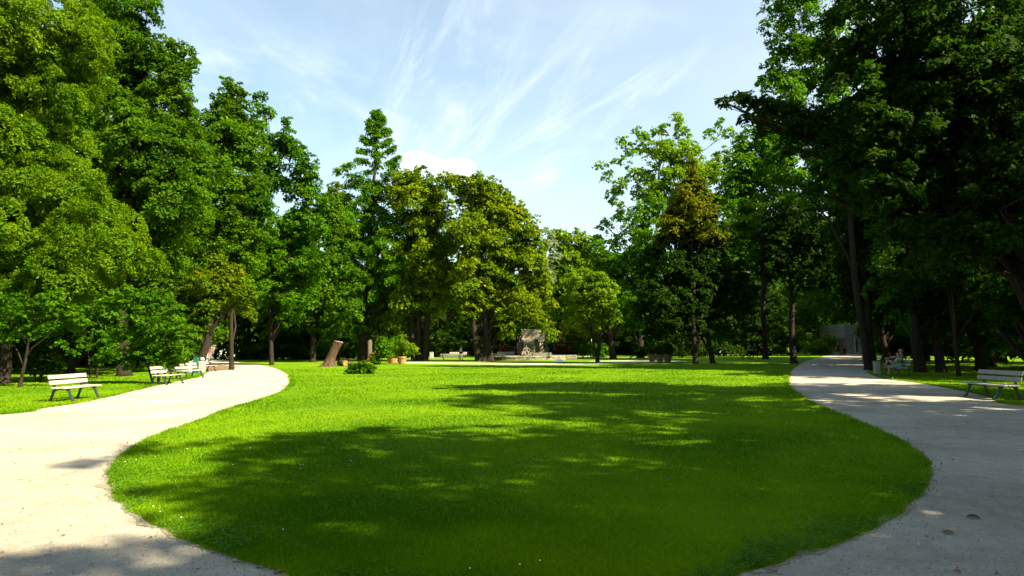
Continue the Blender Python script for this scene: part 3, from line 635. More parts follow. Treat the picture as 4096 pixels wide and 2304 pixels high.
tree('oak_tree', 'second near oak whose leafy bough tip pokes left into the sky', 1120, 22, .3,
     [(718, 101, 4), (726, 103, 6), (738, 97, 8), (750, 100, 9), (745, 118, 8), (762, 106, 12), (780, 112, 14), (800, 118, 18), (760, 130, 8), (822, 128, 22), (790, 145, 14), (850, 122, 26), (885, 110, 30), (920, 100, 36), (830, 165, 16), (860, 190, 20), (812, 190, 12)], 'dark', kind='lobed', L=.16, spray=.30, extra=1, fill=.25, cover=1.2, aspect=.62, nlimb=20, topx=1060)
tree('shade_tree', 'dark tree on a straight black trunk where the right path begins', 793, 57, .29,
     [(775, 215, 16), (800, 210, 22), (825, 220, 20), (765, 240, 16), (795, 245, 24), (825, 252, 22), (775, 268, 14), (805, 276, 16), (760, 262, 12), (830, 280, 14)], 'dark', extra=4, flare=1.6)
tree('lime_tree', 'green backlit tree with lit leaves above the dark cone right of centre', 765, 74, .32,
     [(748, 138, 12), (765, 128, 14), (782, 140, 16), (735, 160, 10), (778, 165, 18), (745, 165, 14), (762, 160, 14), (735, 185, 14), (758, 190, 18), (780, 185, 18), (745, 215, 18), (770, 225, 18), (752, 245, 16), (772, 258, 14), (735, 230, 10), (728, 205, 8)], 'ginkgo', extra=4, flare=1.2)
for i, (bx, Y, lab, lp) in enumerate([
    (872, 48, 'dark tree whose black trunk rises left of the seated man', [(850, 215, 30), (890, 225, 34), (865, 255, 26), (905, 262, 28), (845, 285, 14), (880, 290, 22), (905, 300, 16)]),
    (924, 38, 'dark thick trunked tree right behind the seated man', [(920, 230, 38), (955, 240, 38), (900, 270, 26), (940, 285, 28), (965, 290, 22), (925, 305, 16)]),
    (957, 33, 'dark slim tree in the sunlit grass left of the right bench', [(965, 215, 38), (1000, 235, 40), (945, 265, 28), (985, 282, 26), (1020, 275, 30)]),
    (1032, 30, 'dark tree at the right edge behind the right bench', [(1010, 260, 40), (1050, 240, 50), (1040, 290, 35), (1000, 305, 20), (1080, 280, 50)]),
    (888, 52, 'dark tree deep in the wood right of the right path', [(860, 290, 20), (890, 285, 24), (915, 300, 24), (870, 310, 12), (935, 295, 22), (850, 262, 20)]),
    (990, 46, 'dark tree deep in the wood behind the right bench', [(960, 290, 26), (1000, 295, 26), (1030, 300, 24), (980, 318, 14), (1010, 322, 12)])]):
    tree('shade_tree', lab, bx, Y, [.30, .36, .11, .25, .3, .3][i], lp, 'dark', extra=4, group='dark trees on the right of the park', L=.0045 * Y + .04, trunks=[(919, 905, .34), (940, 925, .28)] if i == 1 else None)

# --- generic prototypes, copied for the far rows and for the shade trees outside the frame
def proto(seed, H, Rr, lm, label, name='park_tree', L=.34, kind='quad', cb=.22, n=16, cover=1.3, loc=(0, 0, 0), r0=.35):
    rnd = random.Random(seed); lobes = []
    for i in range(n):
        t = (i + .5) / n; z = H * (cb + (1 - cb) * t); w = Rr * (sin(pi * (.18 + .78 * t)) ** .7)
        a = i * 2.4 + rnd.uniform(-.4, .4); r = Rr * rnd.uniform(.34, .5) * (1.1 - .35 * t); q = max(0, w - r * .8)
        lobes.append((Vector((cos(a) * q, sin(a) * q, z - r * .5)), (r * 1.15, r * 1.15, r * .85)))
    lobes.append((Vector((0, 0, H * .85)), (Rr * .4,) * 3)); lobes.append((Vector((0, 0, H * .6)), (Rr * .6,) * 3))
    root = thing(name, label, 'tree', (0, 0, 0)); mb = MB(); limbs(mb, (0, 0, 0), (rnd.uniform(-.5, .5), rnd.uniform(-.5, .5), H * .85), r0, lobes, rnd, 2)
    mb.build('trunk', M['bark'], root, True); V, k, t = leaves(lobes, L, cover, .85, seed, kind, dens=.9)
    np_mesh('crown', V, k, M[lm], root, t); root.location = loc; return root
pr = [proto(11, 20, 6, 'lush', 'x', L=.42, kind='tri'), proto(12, 23, 6.5, 'oak', 'x', L=.42, kind='tri'), proto(13, 17, 6, 'dark', 'x', L=.42, kind='tri', cb=.12), proto(14, 14, 5, 'maple', 'x', L=.38, kind='tri', cb=.1), proto(15, 22, 6.5, 'oak', 'x', L=.3, kind='quad', cb=.3, cover=.62), proto(16, 18, 5.5, 'oak', 'x', L=.26, kind='quad', cb=.35, cover=.42)]
used = [False] * 6
def place(k, x, y, sc, rz, label, group):
    if used[k]: return dup(pr[k], (x, y, 0), rz, sc, label, group)
    used[k] = True; o = pr[k]; o.location = (x, y, 0); o.rotation_euler.z = rz; o.scale = (sc,) * 3; o['label'] = label; o['group'] = group; return o
far = [(-30, 0, 95, 1.0, 'at the far left edge of the wood'), (30, 2, 80, 1.0, 'seen under the fine leaved tree'), (85, 2, 88, 1.0, 'behind the nearest left bench'), (130, 1, 98, 1.0, 'between the two nearest left benches'),
       (168, 2, 105, 1.0, 'behind the second left bench'), (248, 2, 96, .8, 'behind the bend of the left path'), (262, 1, 120, .75, 'right of the left white house'), (285, 2, 108, .75, 'behind the twin peaked tree'),
       (310, 2, 92, .7, 'left of the tall stump'), (335, 2, 112, .85, 'right above the tall stump'), (358, 3, 125, 1.1, 'behind the foot of the spire tree'), (382, 2, 98, .8, 'behind the two lit flower pots'), (404, 1, 118, .9, 'behind the potted shrubs'),
       (440, 2, 105, .8, 'behind the walker in the white shirt'), (460, 3, 118, 1.1, 'between the two maples'), (492, 2, 112, .8, 'behind the far benches'), (508, 2, 126, .85, 'left of the cream house'), (562, 3, 124, 1.2, 'right of the cream house'),
       (582, 0, 130, .8, 'behind the fountain rim'), (622, 2, 112, .8, 'left of the three dark pots'), (655, 3, 118, 1.2, 'behind the three dark pots'), (680, 2, 98, .7, 'behind the dark cone'), (718, 0, 105, .9, 'behind the lone far bench'),
       (745, 1, 122, 1.0, 'behind the pram'), (762, 2, 98, .72, 'left of the walker in white'), (782, 0, 118, 1.0, 'behind the yellow green shrubs'), (830, 0, 120, 1.0, 'over the end of the right path'), (912, 2, 90, 1.0, 'right of the stone building'),
       (905, 1, 105, 1.0, 'behind the seated man, far off'), (940, 2, 92, 1.0, 'far off between the right trunks'), (975, 0, 100, 1.0, 'far off left of the right bench'), (1005, 2, 85, 1.0, 'far off behind the right bench'), (1050, 1, 90, 1.1, 'at the far right edge of the wood')]
far += [(60, 1, 60, 1.25, 'filling the wood behind the fine leaved tree'), (140, 0, 66, 1.25, 'filling the wood behind the tall dark oak'), (172, 1, 74, 1.1, 'filling the wood behind the leaning tree'), (-10, 1, 52, 1.2, 'at the far left behind the low leafy tree'), (296, 0, 92, .95, 'behind the olive green tree'),
        (980, 0, 40, .9, 'in the wood straight behind the right bench'), (1040, 1, 42, 1.0, 'in the wood at the right edge'), (925, 1, 74, 1.0, 'in the second rank behind the seated man'), (20, 2, 60, .8, 'second rank at the left edge'), (100, 2, 66, .8, 'second rank above the nearest left bench'), (885, 1, 66, 1.1, 'filling the wood behind the near oak'), (925, 0, 62, 1.1, 'filling the wood behind the thick trunked tree'), (1000, 1, 58, 1.1, 'filling the wood behind the right bench')]
rq = random.Random(3)
for (px, k, Y, sc, lab) in far:
    p = P(px, 346, Y); place(k, p.x, Y, sc * rq.uniform(.92, 1.08), rq.uniform(0, 6.28), 'distant park tree ' + lab, 'distant trees closing off the park')
for i, (x, y, k, sc, lab) in enumerate([(20.5, 6, 0, .78, 'right of the path'), (15, .5, 4, .86, 'beside the path, its shadow on the near lawn'), (12.5, -3.5, 5, .86, 'shading the foreground'), (9, -9, 5, .8, 'shading the near left gravel'),
      (25, 0, 5, .9, 'behind the path to the right'), (27, 17, 5, .9, 'right of the right bench'), (33, 27, 0, .95, 'far right'), (20, -10, 5, .85, 'back right'), (3, -10, 5, 1.0, 'behind the viewpoint'), (35, 10, 4, 1.0, 'outer right'), (17, -4, 4, .85, 'near right'), (18, 2, 1, .64, 'low and close to the right'), (22, 8, 4, 1.02, 'close behind the right bench'),
      (14, -9, 5, .7, 'low behind to the right'), (42, 36, 1, 1.0, 'right, level with the seated man'), (46, 24, 0, 1.0, 'outer far right'), (48, 50, 1, 1.1, 'right, level with the far benches'), (-37, 32, 1, 1.0, 'left of the benches'), (-46, 44, 0, 1.1, 'far left'), (-31, 19, 1, .9, 'near left'), (-52, 56, 2, 1.2, 'outermost left')]):
    place(k, x, y, sc, i * 1.3, 'park tree outside the view ' + lab, 'park trees outside the view')  # unseen trees; those on the right and behind are placed to shape the shade

def bushy(name, label, px, Y, lp, lm, cat='shrub', L=.16, cover=1.5, spray=.35, group=None, up=.6, stems=True, extra=2, zmin=.0):
    rnd = random.Random(int(px * 3 + Y)); lob = pt_lobes(Y, lp, rnd, .8, extra); base = P(px, 348, Y); base.z = 0
    lob = [(Vector((c.x, c.y, max(c.z, r[0] * .7))), r) for c, r in lob]
    root = thing(name, label, cat, base, 0, group); rel = [(c - base, r) for c, r in lob]; mb = MB()
    for (c, r) in rel: mb.tube([Vector((c.x * .2, c.y * .2, -.02)), Vector((c.x * .6, c.y * .6, c.z * .55)), c], [.035, .025, .012], 5)
    mb.build('stem', M['bark'], root, True)
    V, k, t = leaves(rel, L, cover, spray, int(px), 'quad', up); V = V.copy(); V[:, 2] = np.maximum(V[:, 2], .01)
    np_mesh('foliage', V, k, M[lm], root, t); return root
bushy('shrub', 'yellow green arching shrub behind the walker in white', 783, 108, [(776, 340, 8), (785, 336, 8), (794, 332, 8), (798, 342, 8), (788, 348, 7), (804, 346, 6)], 'bright', L=.3, spray=.7)
bushy('shrub', 'golden lit shrub beside the far end of the right path', 828, 101, [(818, 343, 7), (826, 340, 7), (833, 342, 5), (822, 350, 6), (830, 350, 5), (812, 349, 5)], 'bright', L=.3, spray=.6)
bushy('shrub', 'green shrub in front of the left white house', 243, 92, [(238, 344, 6), (246, 348, 7), (254, 350, 6), (232, 350, 5)], 'lush', L=.3, spray=.7)
bushy('shrub', 'dark hedge shrub right of the bend in the left path', 262, 84, [(258, 352, 6), (268, 350, 7), (280, 351, 7), (292, 350, 7), (303, 351, 6)], 'dark', L=.3, spray=.7)
bushy('shrub', 'pale green shrub just left of the tall stump', 318, 82, [(315, 347, 6), (323, 344, 6), (330, 350, 6)], 'lush', L=.28, spray=.6)
bushy('shrub', 'dark shrub between the stump and the spire tree', 345, 90, [(342, 344, 8), (352, 348, 7), (360, 346, 8), (336, 350, 6)], 'dark', L=.3, spray=.7)
bushy('shrub', 'shrub left of the stone gate pillars', 508, 96, [(500, 348, 7), (510, 350, 6), (490, 350, 7)], 'dark', L=.3, spray=.7)
bushy('shrub', 'round black green shrub right of the stone gate pillars', 555, 92, [(552, 345, 8), (562, 347, 8), (572, 348, 8)], 'dark', L=.3, spray=.7)
bushy('shrub', 'green shrub behind the small yellow green tree', 590, 92, [(582, 350, 6), (592, 349, 6), (603, 350, 6)], 'lush', L=.28, spray=.6)
bushy('shrub', 'dark shrub behind the three dark pots', 660, 84, [(640, 348, 8), (655, 346, 8), (668, 347, 8), (680, 350, 6)], 'dark', L=.3, spray=.7)
bushy('shrub', 'low shrub behind the lone far bench', 715, 92, [(700, 350, 6), (712, 348, 6), (726, 348, 7), (738, 349, 7)], 'dark', L=.3, spray=.7)
for (px, Y, lp, lab) in [(8, 46, [(-15, 340, 14), (5, 345, 12), (20, 350, 10), (32, 346, 10)], 'black green shrub added for the gloom at the far left edge'), (62, 52, [(48, 345, 11), (64, 348, 10), (80, 346, 11), (94, 351, 8)], 'black green shrub added for the gloom above the nearest left bench'),
    (128, 50, [(110, 346, 10), (125, 350, 9), (142, 348, 10), (156, 352, 8)], 'black green shrub added for the gloom behind the bright low tree'), (40, 33, [(30, 352, 9), (44, 356, 7)], 'added dark shrub low behind the low leafy tree'), (182, 62, [(170, 350, 7), (182, 348, 8), (192, 352, 6)], 'added dark shrub behind the leaning trunk'),
    (900, 58, [(886, 346, 8), (900, 343, 9), (915, 347, 8)], 'dark shrub between the right trunks behind the seated man'), (950, 55, [(932, 346, 9), (950, 344, 9), (968, 348, 8)], 'dark shrub in the gloom left of the right bench'), (1005, 50, [(985, 346, 9), (1003, 342, 10), (1025, 345, 10)], 'dark shrub in the gloom over the right bench')]:
    bushy('shrub', lab, px, Y, lp, 'dark', L=.24, spray=.55, cover=1.7)  # the left ones are added to fill the black shade under the trees
# distant wood, one mass
def far_wood():
    rng = np.random.default_rng(2); lob = []
    for i in range(150):
        a = R(-46) + R(92) * i / 149; d = 150 + rng.uniform(-8, 8); r = rng.uniform(5, 7)
        lob.append((Vector((sin(a) * d, cos(a) * d, rng.uniform(3, 9))), (r, r, r)))
    lob = [l for l in lob]
    V, k, t = leaves(lob, 1.0, 1.2, 2.2, 3, 'tri'); o = np_mesh('distant_wood', V, k, M['dark'], None, t); tag(o, 'distant belt of dark woodland closing the park', 'woodland', kind='stuff')
far_wood()

# ------------------------------------------------------------------ stump, log, bush
def stump():
    b = G(318 - .5 + 10, 366.5); Y = b.y; s = Y / F
    root = thing('tree_stump', 'tall sawn off tree stump leaning right with a pale cut top', 'tree stump', b)
    mb = MB(); top = P(338.5, 341.5, Y) - b; pts = []; rad = []
    for i in range(12):
        t = i / 11; p = Vector((0, 0, 0)).lerp(top, t); p.x -= sin(pi * t) * .05; pts.append(p); rad.append(.40 - .03 * t + .30 * (1 - t) ** 7)
    n = 36; vs = []; fs = []
    for i, p in enumerate(pts):
        t = i / 11
        for k in range(n):
            q = 2 * pi * k / n; r = rad[i] * (1 + .05 * noise.noise(Vector((cos(q) * 3, sin(q) * 3, t * 1.5))) + .05 * noise.noise(Vector((cos(q) * 9, sin(q) * 9, t * 2))) + .28 * (1 - t) ** 5 * max(0, sin(q * 5 + 1)))
            vs.append(p + Vector((cos(q) * r, sin(q) * r, (-.05 if i == 0 else 0) + (cos(q) * -.06 * t))))
    for i in range(11):
        for k in range(n): k2 = (k + 1) % n; fs.append((i * n + k, i * n + k2, (i + 1) * n + k2, (i + 1) * n + k))
    mb.add(vs, fs); mb.build('bark', M['barkstump'], root, True)
    mt = MB(); c = pts[-1]; ring = [v + Vector((0, 0, .006)) for v in vs[-n:]]; ring = [c + (v - c) * .965 for v in ring]
    mt.add(ring, [tuple(range(n))]); mt.add([v - Vector((0, 0, .05)) for v in ring], [tuple(range(n))]); mt.add(ring + [v - Vector((0, 0, .05)) for v in ring], [(k, (k + 1) % n, n + (k + 1) % n, n + k) for k in range(n)])
    mt.build('cut_face', M['cut'], root)
stump()
def broken_trunk():
    b = G(369.5, 361.8); Y = b.y
    root = thing('tree_stump', 'grey weathered split trunk stub standing against the spire tree', 'tree stump', b)
    mb = MB(); mb.tube([Vector((-.1, 0, -.03)), Vector((-.02, 0, .8)), P(369.8, 341.0, Y) - b, P(371, 340, Y) - b], [.30, .24, .22, .08], 12, wob=.3); mb.build('trunk', M['barkgrey'], root, True)
broken_trunk()
def log():
    b = G(343, 366.2); root = thing('cut_log', 'short fallen log with a raw orange end beside the tall stump', 'log', b)
    mb = MB(); mb.tube([Vector((-.45, .25, .26)), Vector((.0, .1, .27)), Vector((.22, -.1, .25))], [.25, .27, .28], 14, wob=.25); mb.tube([Vector((.2, .15, .2)), Vector((.75, .3, .26))], [.16, .19], 10, wob=.3); mb.build('bark', M['barkstump'], root, True)
    m2 = MB(); m2.tube([Vector((.215, -.095, .25)), Vector((.245, -.12, .249))], [.22, .22], 14, wob=.2); m2.build('cut_face', M['rot'], root)
log()
def fallen_branch():
    b = G(376, 363.5); root = thing('broken_branch', 'broken branch stub with orange torn wood beside the spire tree', 'branch', b); Y = b.y
    mb = MB(); mb.tube([P(366, 362, Y) - b, P(370, 357, Y) - b, P(376, 351.5, Y) - b], [.16, .14, .12], 8, wob=.3); mb.build('wood', M['rot'], root, True)
fallen_branch()
bushy('shrub', 'bright green fern like shrub alone on the lawn in front of the spire tree', 360, G(360, 374).y, [(352, 368, 4), (357, 365.5, 4.5), (363, 365.5, 4.5), (368, 368, 4.5), (360, 369.5, 5), (354, 371, 3.5), (367, 371.5, 3.5), (349, 370, 2.5), (372, 368, 2.5)], 'lush', L=.16, spray=.28, extra=1, cover=1.7)
bushy('shrub', 'straggly climbing shrub between the spire tree and the lit pots', 378, 62, [(374, 356, 3), (378, 352, 3), (383, 346, 3.5), (381, 340, 3), (386, 352, 3), (376, 361, 2.5), (388, 345, 3)], 'lush', L=.2, spray=.4, extra=0, cover=1.1)

# ------------------------------------------------------------------ potted shrubs
def pot_thing(label, px, py, wpx, hpx, lp, potm, lm, group, dY=0):
    b = G(px, py); b = b * (1 + dY / b.y); Y = b.y; s = Y / F; w = wpx * s / 2; h = hpx * s
    root = thing('potted_shrub', label, 'potted plant', b, 0, group)
    mb = MB(); mb.lathe([(w * .72, 0), (w * .78, h * .15), (w * .86, h * .45), (w * .885, h * .47), (w * .885, h * .53), (w * .9, h * .55), (w * .95, h * .82), (w * 1.02, h * .84), (w * 1.03, h * .98), (w * .98, h), (w * .92, h * .99), (w * .9, h * .88)], 28)
    mb.build('pot', M[potm], root, True); m2 = MB(); m2.lathe([(w * .9, h * .86), (w * .5, h * .9), (0.0001, h * .91)], 24); m2.build('soil', M['soil'], root, True)
    rnd = random.Random(int(px)); lob = [(c - b, r) for c, r in pt_lobes(Y, lp, rnd, .5, 1)]; m3 = MB()
    for c, r in lob: m3.tube([Vector((c.x * .1, c.y * .1, h * .85)), Vector((c.x * .5, c.y * .5, (h + c.z) * .5)), c], [.03, .02, .01], 5)
    m3.build('stem', M['bark'], root, True); V, k, t = leaves(lob, .17, 1.6, .32, int(px * 5), 'quad'); np_mesh('foliage', V, k, M[lm], root, t)
g = 'large terracotta pots with shrubs'
pot_thing('lit terracotta pot with a round golden green shrub, right of its darker twin', 402, 364.2, 9.4, 7.5, [(396, 347, 6), (403, 344, 6.5), (411, 349, 5.5), (396, 353, 4.5), (406, 352, 5), (402, 339, 4)], 'terra', 'bright', g)
pot_thing('wide terracotta pot with a dark green shrub, left of the lit golden one', 392.5, 363.6, 11.5, 7.5, [(381, 350, 5.5), (387, 345, 6.5), (394, 342, 6), (391, 351, 5), (399, 340, 4.5), (383, 341, 4.5)], 'terra', 'lush', g, 1.6)
for (px, py, w, h, lab) in [(652, 361.5, 7, 7.2, 'leftmost of the three shaded pots beside the right end of the far path'), (660, 361.9, 7, 7.6, 'middle one of the three shaded pots beside the right end of the far path'), (667.8, 362.3, 8, 8, 'rightmost and largest of the three shaded pots beside the far path')]:
    pot_thing(lab, px, py, w, h, [(px - 2, py - 12, 4), (px + 2, py - 13, 4), (px, py - 17, 3.2)], 'terradark', 'dark', g)

# ------------------------------------------------------------------ benches
def make_bench(label, loc, rz, plank='slat', Lb=1.9):
    """front faces local +x, length along local y"""
    root = thing('park_bench', label, 'bench', loc, rz, 'park benches along the paths')
    mb = MB()
    for (x, z, a) in [(-.13, .418, R(3)), (-.02, .412, R(0)), (.09, .415, R(-2)), (.205, .412, R(6))]:
        mb.box((x, 0, z), (.102, Lb, .034), Matrix.Rotation(a, 3, 'Y'), .008)
    mb.build('seat', M[plank], root)
    mb = MB()
    for (x, z) in [(-.222, .575), (-.268, .745)]: mb.box((x, 0, z), (.032, Lb, .125), Matrix.Rotation(R(-15), 3, 'Y'), .008)
    mb.build('backrest', M[plank], root)
    for s in (-1, 1):
        y = s * (Lb / 2 - .28); mb = MB()
        mb.strip([(-.36, 0), (-.315, .12), (-.27, .26), (-.235, .38), (-.245, .50), (-.28, .64), (-.325, .80)], [.075, .055, .055, .065, .045, .036, .026], y - .028, y + .028)
        mb.strip([(-.24, .345), (-.15, .372), (0, .374), (.14, .372), (.24, .374)], [.09, .045, .038, .045, .03], y - .026, y + .026)
        mb.strip([(.37, 0), (.315, .06), (.262, .15), (.228, .25), (.20, .33), (.13, .37)], [.085, .06, .055, .055, .07, .05], y - .028, y + .028)
        mb.build('side_frame', M['iron'], root)
    return root
def bench_at(px, py, rz, label, plank='slat', Lb=1.9, back=False):
    """px,py: the foot of the nearer front leg"""
    b = G(px, py); off = Vector((.37, -(Lb / 2 - .28) if cos(rz) > 0 else (Lb / 2 - .28), 0)); b = b - Matrix.Rotation(rz, 3, 'Z') @ off
    return make_bench(label, b, rz, plank, Lb)
bench_at(74, 401.5, R(1), 'nearest pale wooden bench on the left verge of the left path')
bench_at(167.3, 385.2, R(-3), 'second pale bench on the left, in front of the bright green low tree')
bench_at(188.5, 379, R(-8), 'third pale bench on the left, just before the green litter post')
bench_at(203.5, 372.2, R(-12), 'fourth bench on the left, half hidden behind the litter bin by the leaning tree')
bench_at(994.3, 400.3, R(178), 'nearest bench on the right, planks toned grey for shade at the edge of the right path', 'slatshade')
MANB = bench_at(895, 376.6, R(172), 'shaded bench on the right with the man sitting on it', 'slatshade')
bench_at(872, 366, R(170), 'empty dark bench just past the concrete post on the right path', 'slatshade')
bench_at(866, 361.5, R(170), 'farthest empty dark bench beside the right path', 'slatshade')
for (px, py, rz, lab) in [(452, 361.5, R(86), 'far bench seen from behind, left of the walker in the white shirt'), (458, 358, R(-92), 'yellow lit far bench behind the walker in the white shirt'),
                          (490.5, 361.0, R(88), 'wide far bench seen from behind, left of the fountain'), (506, 357.8, R(-90), 'small far bench facing us between the maple and the fountain'), (541, 360, R(88), 'far bench right behind the fountain statue')]:
    b = G(px, py); make_bench(lab, b, rz, 'slat', 3.2 if 'wide' in lab else 2.4)
make_bench('lone small bench far off behind the two dark trunks right of centre', G(721, 356.5), R(-90), 'slat', 2.4)

# ------------------------------------------------------------------ litter bins, posts, plaque
def litter():
    b = G(196, 373.3); s = b.y / F; root = thing('litter_bin', 'litter bin of two pale boxes on a teal post beside the third left bench', 'litter bin', b)
    mb = MB(); mb.box((-.02, 0, .5), (.32, .20, 1.0), None, .03); mb.build('post', M['teal'], root)
    mb = MB(); mb.box((-.36, .10, .39), (.30, .34, .72), None, .04); mb.build('bin_box', M['galv'], root)
    mb = MB(); mb.box((.34, .05, .40), (.34, .36, .74), None, .04); mb.build('bin_box', M['galv'], root)
    mb = MB(); mb.tube([(.34, .05, .77), (.34, .05, .9), (.34, .05, 1.0)], [.12, .15, .10], 12); mb.build('lid', M['galv'], root, True)
    mb = MB(); mb.box((.34, .05, .785), (.28, .3, .03)); mb.build('opening', M['bindark'], root)
litter()
def post(name, label, px, py, w, h, m, cat='post'):
    b = G(px, py); root = thing(name, label, cat, b); mb = MB(); mb.box((0, 0, h / 2), (w, w, h), None, w * .12); mb.build('body', M[m], root)
    mb = MB(); mb.box((0, 0, h + .015), (w * 1.1, w * 1.1, .03), None, .008); mb.build('cap', M[m], root)
post('litter_bin', 'pale square pillar bin on the right verge left of the seated man', 877, 375.2, .26, .68, 'slatshade', 'litter bin')  # pale bin takes the plank's shade tone, so its shade is coloured in
post('litter_bin', 'small pale pillar bin far off left of the far benches', 431.5, 358.6, .5, .85, 'galv', 'litter bin')
post('litter_bin', 'dark bin in front of the golden lit shrub by the right path', 823, 354.8, .7, 1.25, 'bindark', 'litter bin')
def pole(label, px, py, h, m):
    b = G(px, py); root = thing('stake', label, 'stake', b); mb = MB(); mb.tube([(0, 0, 0), (0, 0, h * .5), (.02, 0, h)], [.05, .045, .04], 8); mb.build('pole', M[m], root, True); m2 = MB(); m2.lathe([(.06, h - .02), (.05, h + .02), (.0001, h + .04)], 8); m2.build('tip', M[m], root)
pole('thin white stake in the shade right of the bend in the left path', 259.5, 357.4, 2.3, 'plaque'); pole('thin pale stake by the small yellow green tree', 591.5, 357.2, 2.6, 'straw')
def plaque():
    b = G(559.5, 363.0); root = thing('info_plaque', 'small white tilted plaque in the grass before the fountain rim', 'sign', b)
    mb = MB(); mb.box((0, 0, .22), (.62, .34, .03), Matrix.Rotation(R(38), 3, 'X'), .008); mb.build('panel', M['plaque'], root)
    for s in (-1, 1): q = MB(); q.tube([(s * .24, .05, 0), (s * .24, .05, .22)], .02, 8); q.build('leg', M['galv'], root)
plaque()

# ------------------------------------------------------------------ skinned figures
def skin(name, J, E, m, parent, sub=2, root='pelvis'):
    ks = list(J.keys()); me = bpy.data.meshes.new(name); me.from_pydata([J[k][0] for k in ks], [(ks.index(a), ks.index(b)) for a, b in E], [])
    o = bpy.data.objects.new(name, me); COL.objects.link(o)
    o.modifiers.new('s', 'SKIN'); sv = me.skin_vertices[0].data
    for i, k in enumerate(ks): r = J[k][1]; sv[i].radius = (r, r) if not hasattr(r, '__len__') else r; sv[i].use_root = (k == root)
    if sub: mo = o.modifiers.new('u', 'SUBSURF'); mo.levels = sub; mo.render_levels = sub
    bpy.context.view_layer.update(); dg = bpy.context.evaluated_depsgraph_get(); nm = bpy.data.meshes.new_from_object(o.evaluated_get(dg))
    bpy.data.objects.remove(o); nm.name = name; nm.materials.clear(); nm.materials.append(m)
    nm.polygons.foreach_set('use_smooth', [True] * len(nm.polygons)); o = bpy.data.objects.new(name, nm); COL.objects.link(o); o.parent = parent; return o
def chain(*k): return [(k[i], k[i + 1]) for i in range(len(k) - 1)]
def V3(*a): return Vector(a)
